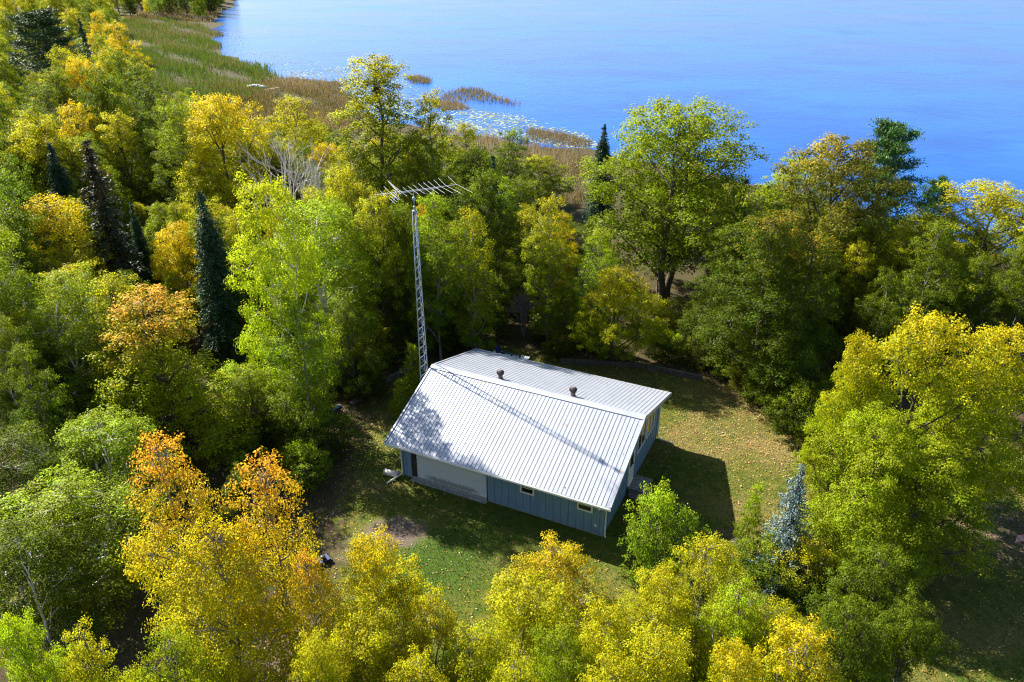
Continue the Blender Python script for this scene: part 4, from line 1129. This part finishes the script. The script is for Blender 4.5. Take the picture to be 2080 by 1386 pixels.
# undergrowth along the edges of the wood
SHR = [(1290, 655), (1365, 665), (1330, 690), (1400, 660), (560, 860), (610, 890), (650, 930), (620, 985), (600, 820), (680, 790), (720, 770), (760, 745), (700, 730), (660, 760), (790, 715), (900, 715), (940, 690), (1010, 680),
       (1100, 690), (1130, 722), (1180, 700), (1215, 716), (1330, 722), (1370, 735), (1420, 745), (1470, 762), (1500, 790), (1540, 815), (1580, 850), (1610, 880), (1640, 905),
       (1180, 660), (1120, 640), (1400, 690), (1450, 700), (970, 650), (870, 670), (1060, 640), (1560, 1170), (1620, 1210), (1690, 1170), (1730, 1110),
       (480, 850), (520, 900), (300, 860), (230, 900), (140, 880), (60, 860), (1720, 880), (1670, 870)]
for i, (px, py) in enumerate(SHR):
    g = on_z(px, py, 0); h = rw.uniform(1.6, 3.4)
    if py < 740 and 1000 < px < 1260: h = min(h, 1.8)
    tree(rw.choice(['shrub', 'shrub', 'sapling']), g[0], g[1], h, h * rw.uniform(.42, .62), tuple(np.array(rw.choice([GRN, MID, MID, OLI])) * rw.uniform(.8, 1.3)), rw.choice([YGR, YEL, LIME]), rw.uniform(.1, .6),
         'undergrowth_shrub', shrub_label(g[0], g[1], h), 'shrub', 'undergrowth shrubs')

# ------------------------------------------------------------------ grass and fallen leaves
def tint_material(name, stops, rough=.7, trans=0.0, spec=.2):
    m, nt, ns, ln, b = new_mat(name)
    r = ns.new('ShaderNodeValToRGB'); ln.new(attr(ns, 'lc'), r.inputs[0])
    el = r.color_ramp.elements
    while len(el) < len(stops): el.new(.5)
    for e, (p, c) in zip(el, stops): e.position = p; e.color = (*c, 1)
    ln.new(r.outputs[0], b.inputs['Base Color']); b.inputs['Roughness'].default_value = rough; b.inputs['Specular IOR Level'].default_value = spec
    if trans:
        t = ns.new('ShaderNodeBsdfTranslucent'); ln.new(r.outputs[0], t.inputs[0]); mx = ns.new('ShaderNodeMixShader'); mx.inputs[0].default_value = trans
        ln.new(b.outputs[0], mx.inputs[1]); ln.new(t.outputs[0], mx.inputs[2]); ln.new(mx.outputs[0], nt.nodes['Material Output'].inputs[0])
    return m
rng = np.random.default_rng(5)
def hit_house(p):
    c, s = math.cos(YAW), math.sin(YAW); dx, dy = p[:, 0] - HO[0], p[:, 1] - HO[1]
    lx, ly = c * dx - s * dy, s * dx + c * dy
    return (lx > XL - .05) & (lx < XR + .05) & (ly > YF - .05) & (ly < YB + .05)
def scatter(n, x0, x1, y0, y1, fn):
    p = np.column_stack([rng.uniform(x0, x1, n), rng.uniform(y0, y1, n)])
    return p[fn(p)]
def near_blob(p, px, py, rx, ry):
    c = on_z(px, py)[:2]; return np.hypot((p[:, 0] - c[0]) / rx, (p[:, 1] - c[1]) / ry)
p = scatter(420000, -12, 30, 16, 48, lambda q: inside(q, LAWN) & ~hit_house(q) & (near_blob(q, 800, 1082, 2.2, 1.7) > rng.uniform(.6, 1.2, len(q))) & (near_blob(q, 700, 1130, 1.8, 1.4) > rng.uniform(.6, 1.2, len(q))))
N = len(p); z = terrain(p[:, 0], p[:, 1]); az = rng.uniform(0, 6.283, N); h = rng.uniform(.03, .085, N); w = rng.uniform(.008, .02, N)
lean = rng.normal(size=(N, 2)) * .035
B = np.column_stack([p, z - .005]); sd = np.column_stack([np.cos(az) * w, np.sin(az) * w, np.zeros(N)])
V = np.stack([B - sd, B + sd, B + np.column_stack([lean, h])], 1)
dryness = np.clip(1.5 - near_blob(p, 1540, 880, 5, 4), 0, 1) * .5 + .25 * (np.sin(p[:, 0] * .9) * np.sin(p[:, 1] * .7) + .6)
lush_shadow = near_blob(p, 880, 1140, 2.8, 2.4) < 1.0  # blades darkened here for lush growth and the painted tree shadow
lc = np.clip(rng.normal(.30, .22, N) + dryness * .42 - lush_shadow * .5, 0, 1)
gmat = tint_material('grass', [(0, (0.022, 0.065, 0.008)), (.4, (0.075, 0.115, 0.012)), (.7, (0.19, 0.17, 0.035)), (1, (0.36, 0.26, 0.10))], .7, .3)
tag(link('grass', quads_mesh('grass', V, gmat, {'lc': lc}, 3)), 'short green and straw-coloured grass of the lawn', 'grass', kind='stuff')
# fallen leaves
def dens(q):
    d = .30 + .9 * np.clip(1.6 - near_blob(q, 1540, 880, 5, 4), 0, 1) + .5 * np.clip(1.5 - near_blob(q, 1330, 770, 8, 4), 0, 1) + .5 * np.clip(1.5 - near_blob(q, 740, 900, 4, 5), 0, 1)
    return (rng.random(len(q)) < d * .5) & ~hit_house(q)
p = scatter(64000, -16, 30, 16, 50, dens); N = len(p)
C = np.column_stack([p, terrain(p[:, 0], p[:, 1]) + .035])
rx_, ry_ = rng.uniform(-LR, 0, 34), rng.uniform(-WF, WB, 34)                  # a few lie on the roof
C = np.vstack([C, [hl(a_, b_, roof_z(b_) + .035) for a_, b_ in zip(rx_, ry_)]]); N = len(C)
V = leaves_from(rng, C, .085, up=.8, asp=.75, fold=.12)
lmat = tint_material('fallen_leaf', [(0, (0.16, 0.075, 0.03)), (.4, (0.36, 0.20, 0.09)), (.7, (0.52, 0.36, 0.10)), (1, (0.60, 0.44, 0.28))], .8, .15)
tag(link('fallen_leaves', quads_mesh('fallen_leaves', V, lmat, {'lc': rng.random(N)})), 'dry tan and yellow leaves scattered over the lawn', 'leaves', kind='stuff')

# ------------------------------------------------------------------ reeds, pads and boats on the shore
def in_px_poly(n, pts, z=LAKE_Z):
    poly = np.array([on_z(x, y, z)[:2] for x, y in pts]); lo, hi = poly.min(0), poly.max(0)
    q = rng.uniform(lo, hi, (n, 2)); return q[inside(q, poly)], poly
def reeds(pts, n, h0, h1, w, mat, label, patch=0.0, bias=0.0):
    q, poly = in_px_poly(n, pts)
    f = .5 + .25 * np.sin(q[:, 0] * .13 + 1) * np.sin(q[:, 1] * .11) + .25 * np.sin(q[:, 0] * .37 + q[:, 1] * .29)
    ed = np.abs(poly_dist(q, np.vstack([poly, poly[:1]]))); fe = 1.2 + .03 * np.sqrt(np.ptp(poly[:, 0]) * np.ptp(poly[:, 1]))
    keep = (f > rng.uniform(0, patch + .01, len(q))) & (ed / fe * .8 + (f - .5) * .9 > rng.uniform(0, .8, len(q))); q, f = q[keep], f[keep]
    N = len(q); h = rng.uniform(h0, h1, N) * (.8 + .4 * f); az = rng.uniform(0, 6.283, N); ww = w * rng.uniform(.6, 1.4, N)
    B = np.column_stack([q, np.maximum(terrain(q[:, 0], q[:, 1]), LAKE_Z) - .05]); sd = np.column_stack([np.cos(az) * ww, np.sin(az) * ww, np.zeros(N)])
    V = np.stack([B - sd, B + sd, B + np.column_stack([rng.normal(size=(N, 2)) * .28 * h[:, None], h])], 1)
    big_ = .5 + .5 * np.sin(q[:, 0] * .06 + 2 * np.sin(q[:, 1] * .05)) * np.sin(q[:, 1] * .09 + .5)
    lc = np.clip(rng.normal(0, .17, N) + f * .45 + big_ * .45 + bias, 0, 1)
    return tag(link('reed_bed', quads_mesh('reed_bed', V, mat, {'lc': lc}, 3)), label, 'reeds', kind='stuff')
RG = tint_material('reed_green', [(0, (0.08, 0.145, 0.014)), (.4, (0.13, 0.18, 0.020)), (.65, (0.18, 0.165, 0.045)), (1, (0.30, 0.25, 0.14))], .7, .3)
RB = tint_material('reed_brown', [(0, (0.12, 0.13, 0.03)), (.35, (0.21, 0.155, 0.05)), (.7, (0.28, 0.205, 0.09)), (1, (0.38, 0.32, 0.20))], .7, .3)
reeds([(225, 55), (330, 45), (420, 52), (455, 72), (452, 96), (430, 112), (380, 108), (300, 100), (225, 95)], 42000, .9, 1.6, .12, RG, 'far bed of green reeds on the marshy point', .85, .0)
reeds([(230, 95), (330, 100), (450, 108), (500, 128), (560, 133), (572, 160), (560, 190), (470, 225), (380, 215), (300, 185), (225, 140)], 60000, .9, 1.6, .10, RG, 'near bed of tall green reeds beside the covered boat', .85, -.06)
reeds([(420, 190), (520, 168), (600, 160), (710, 170), (760, 240), (880, 275), (700, 275), (560, 262), (420, 240)], 42000, .5, 1.1, .09, RB, 'rust-brown sedge round the covered boat and its dock', .4)
reeds([(300, 22), (340, 12), (440, 12), (455, 28), (430, 48), (330, 48), (240, 52)], 14000, .8, 1.7, .16, RB, 'tan reeds below the far blue boat', .3)
reeds([(820, 160), (850, 155), (880, 162), (878, 172), (830, 172)], 2600, .7, 1.2, .07, RB, 'small tuft of brown reeds standing in the water', .9, -.1)
reeds([(900, 190), (935, 181), (980, 182), (1010, 195), (1065, 212), (1062, 220), (1000, 214), (930, 208), (885, 200)], 5200, .6, 1.1, .06, RB, 'long island of dark brown reeds in open water', .85, -.12)
reeds([(880, 205), (930, 206), (960, 222), (900, 226), (870, 218)], 2200, .5, .9, .06, RB, 'thin brown reeds between the reed island and the shore', .8, -.1)
reeds([(1070, 262), (1150, 275), (1205, 288), (1200, 305), (1130, 300), (1060, 285)], 5000, .4, .9, .05, RB, 'straw-brown reeds at the water edge by the lily pads', .95)
reeds([(850, 245), (960, 272), (1080, 290), (1200, 304), (1230, 330), (1240, 440), (1150, 450), (1080, 340), (950, 300), (840, 268)], 22000, .5, 1.2, .05, RB, 'tan marsh grass between the wood and the water', .5, .1)
PADM = tint_material('lily_pad', [(0, (0.09, 0.13, 0.04)), (.5, (0.20, 0.24, 0.12)), (1, (0.42, 0.45, 0.34))], .35, 0, .5)
def pads(pts, n, label, patch):
    q, poly = in_px_poly(n, pts)
    f = .5 + .3 * np.sin(q[:, 0] * .21 + .4 * np.sin(q[:, 1] * .3)) * np.sin(q[:, 1] * .17 + 1) + .2 * np.sin(q[:, 0] * .53 + q[:, 1] * .47)
    q = q[f > rng.uniform(0, patch, len(q))]; N = len(q); r = rng.uniform(.10, .30, N); ph = rng.uniform(0, 6.283, N)
    z = LAKE_Z + .012 + rng.uniform(0, .02, N)
    ang = ph[:, None] + np.arange(7)[None] * (5.6 / 6)
    V = np.stack([q[:, 0:1] + r[:, None] * np.cos(ang), q[:, 1:2] + r[:, None] * np.sin(ang), np.repeat(z[:, None], 7, 1) + rng.normal(size=(N, 7)) * .012], 2)
    keep = terrain(q[:, 0], q[:, 1]) < LAKE_Z + .03
    return tag(link('lily_pads', quads_mesh('lily_pads', V[keep], PADM, {'lc': rng.random(N)[keep]}, 7)), label, 'lily pads', kind='stuff')
pads([(455, 40), (480, 60), (500, 95), (600, 120), (700, 130), (720, 190), (640, 190), (570, 150), (470, 110), (440, 72)], 14000, 'pale lily pads on the glittering bay by the green reeds', 1.0)
pads([(570, 150), (720, 130), (840, 170), (900, 215), (860, 255), (720, 225), (640, 190)], 13000, 'thick carpet of pale lily pads between the sedge and tallest tree', 1.0)
pads([(880, 215), (960, 222), (1060, 235), (1190, 272), (1220, 300), (1190, 306), (1010, 285), (860, 258)], 9000, 'lily pads floating off the shore behind the wood', 1.15)

def hull(L, Wd, Hh, mat, parent, name='hull'):
    mb = MB(); n = 12; vs = []
    for i in range(n + 1):
        t = i / n; x = (t - .45) * L; w = Wd / 2 * (1 - max(0, (t - .55) / .45) ** 2.2) ; b = .72 * w; zk = Hh * .30 * max(0, (t - .6) / .4) ** 2
        vs += [(x, -w, Hh * (1 + .18 * t * t)), (x, -b, zk + .06), (x, 0, zk), (x, b, zk + .06), (x, w, Hh * (1 + .18 * t * t))]
    fs = [(i*5+j, i*5+j+1, (i+1)*5+j+1, (i+1)*5+j) for i in range(n) for j in range(4)]; fs.append((0, 1, 2, 3, 4))
    return mb.add(vs, fs).obj(name, mat, parent)
g = on_z(520, 183, LAKE_Z)
bt = empty('covered_boat', (g[0], g[1], LAKE_Z), .25, 'small white boat under a pale cover beside the brown sedge dock', 'boat')
hull(4.6, 1.7, .62, M['white_plastic'], bt)
mb = MB(); vs = []
for i in range(9):
    t = i / 8; x = -2.0 + 4.2 * t; w = .86 * (1 - max(0, (t - .55) / .45) ** 2) + .02; h = .64 + .50 * math.sin(math.pi * min(1, t * .9 + .12)) + (.10 if i % 2 else 0)
    vs += [(x, -w, .66), (x, -w * .5, h * .92), (x, 0, h), (x, w * .5, h * .92), (x, w, .66)]
mb.add(vs, [(i*5+j, i*5+j+1, (i+1)*5+j+1, (i+1)*5+j) for i in range(8) for j in range(4)]).obj('boat_cover', M['canvas'], bt)
MB().box(-2.35, -2.05, -.18, .18, .1, 1.05).obj('outboard_motor', M['dark_metal'], bt)
MB().box(.35, .55, -.5, .5, .9, 1.15).obj('windscreen', M['glass'], bt)
def dock(x, y, L, wd, a, label, n):
    o = empty('dock', (x, y, LAKE_Z), a, label, 'dock')
    pm = MB().box(0, L / n * .93, -wd / 2, wd / 2, .30, .37).mesh('plank', M['plank'])
    for k in range(n): q = link('plank', pm, o); q.location = (k * L / n, 0, .003 * (k % 2))
    for s in (-1, 1): MB().box(0, L, s * wd * .45 - .05, s * wd * .45 + .05, .18, .298).obj('stringer', M['grey_wood'], o)
    for k in range(5):
        for s in (-1, 1): MB().tube([(L * (k + .2) / 5, s * wd * .55, -.9), (L * (k + .2) / 5, s * wd * .55, .55)], .05, 6).obj('post', M['grey_wood'], o)
    return o
a0, a1 = on_z(492, 195, LAKE_Z), on_z(566, 181, LAKE_Z)
dock(a0[0], a0[1], math.hypot(*(a1 - a0)[:2]), 1.1, math.atan2(a1[1] - a0[1], a1[0] - a0[0]), 'plank dock in brown sedge beside the covered boat', 22)
g = on_z(547, 172, LAKE_Z)
by = empty('marker_post', (g[0], g[1], LAKE_Z), 0, 'red and white marker post standing in sedge near the covered boat', 'post')
MB().tube([(0, 0, -.6), (0, 0, 1.0)], [.16, .14], 10).obj('red_base', M['red'], by)
MB().lathe([(.14, 1.0), (.12, 1.5), (.04, 1.62)], 10).obj('white_top', M['white_plastic'], by)
g = on_z(368, 20, LAKE_Z)
b2 = empty('blue_boat', (g[0], g[1], LAKE_Z), .15, 'blue pontoon boat moored under dark trees at the far shore', 'boat')
for s in (-1, 1): MB().tube([(-3.8, s * 1.0, .25), (3.0, s * 1.0, .25), (3.9, s * 1.0, .5)], [.32, .32, .08], 10).obj('pontoon', M['alu'], b2)
MB().box(-3.8, 3.7, -1.25, 1.25, .58, .70).obj('deck', M['alu'], b2)
for s in (-1, 1): MB().box(-3.6, 3.5, s * 1.2 - .03, s * 1.2 + .03, .72, 1.45).obj('side_rail', M['boat_blue'], b2)
MB().prism([(-2.6, .72), (1.6, .72), (1.1, 1.75), (-2.2, 1.85)], 1, -1.0, 1.0).obj('boat_cover', M['boat_blue'], b2)
MB().box(.2, 2.4, -1.1, 1.1, 2.75, 2.83).obj('canopy', M['boat_blue'], b2)
for sx in (.3, 2.3):
    for s in (-1, 1): MB().tube([(sx, s * 1.05, .7), (sx, s * 1.05, 2.76)], .03, 5).obj('canopy_post', M['alu'], b2)
a0, a1 = on_z(388, 23, LAKE_Z), on_z(330, 15, LAKE_Z)
dock(a0[0] + 1, a0[1] - 3, 14, 1.3, math.pi - .2, 'grey dock running beside the blue pontoon boat', 20)
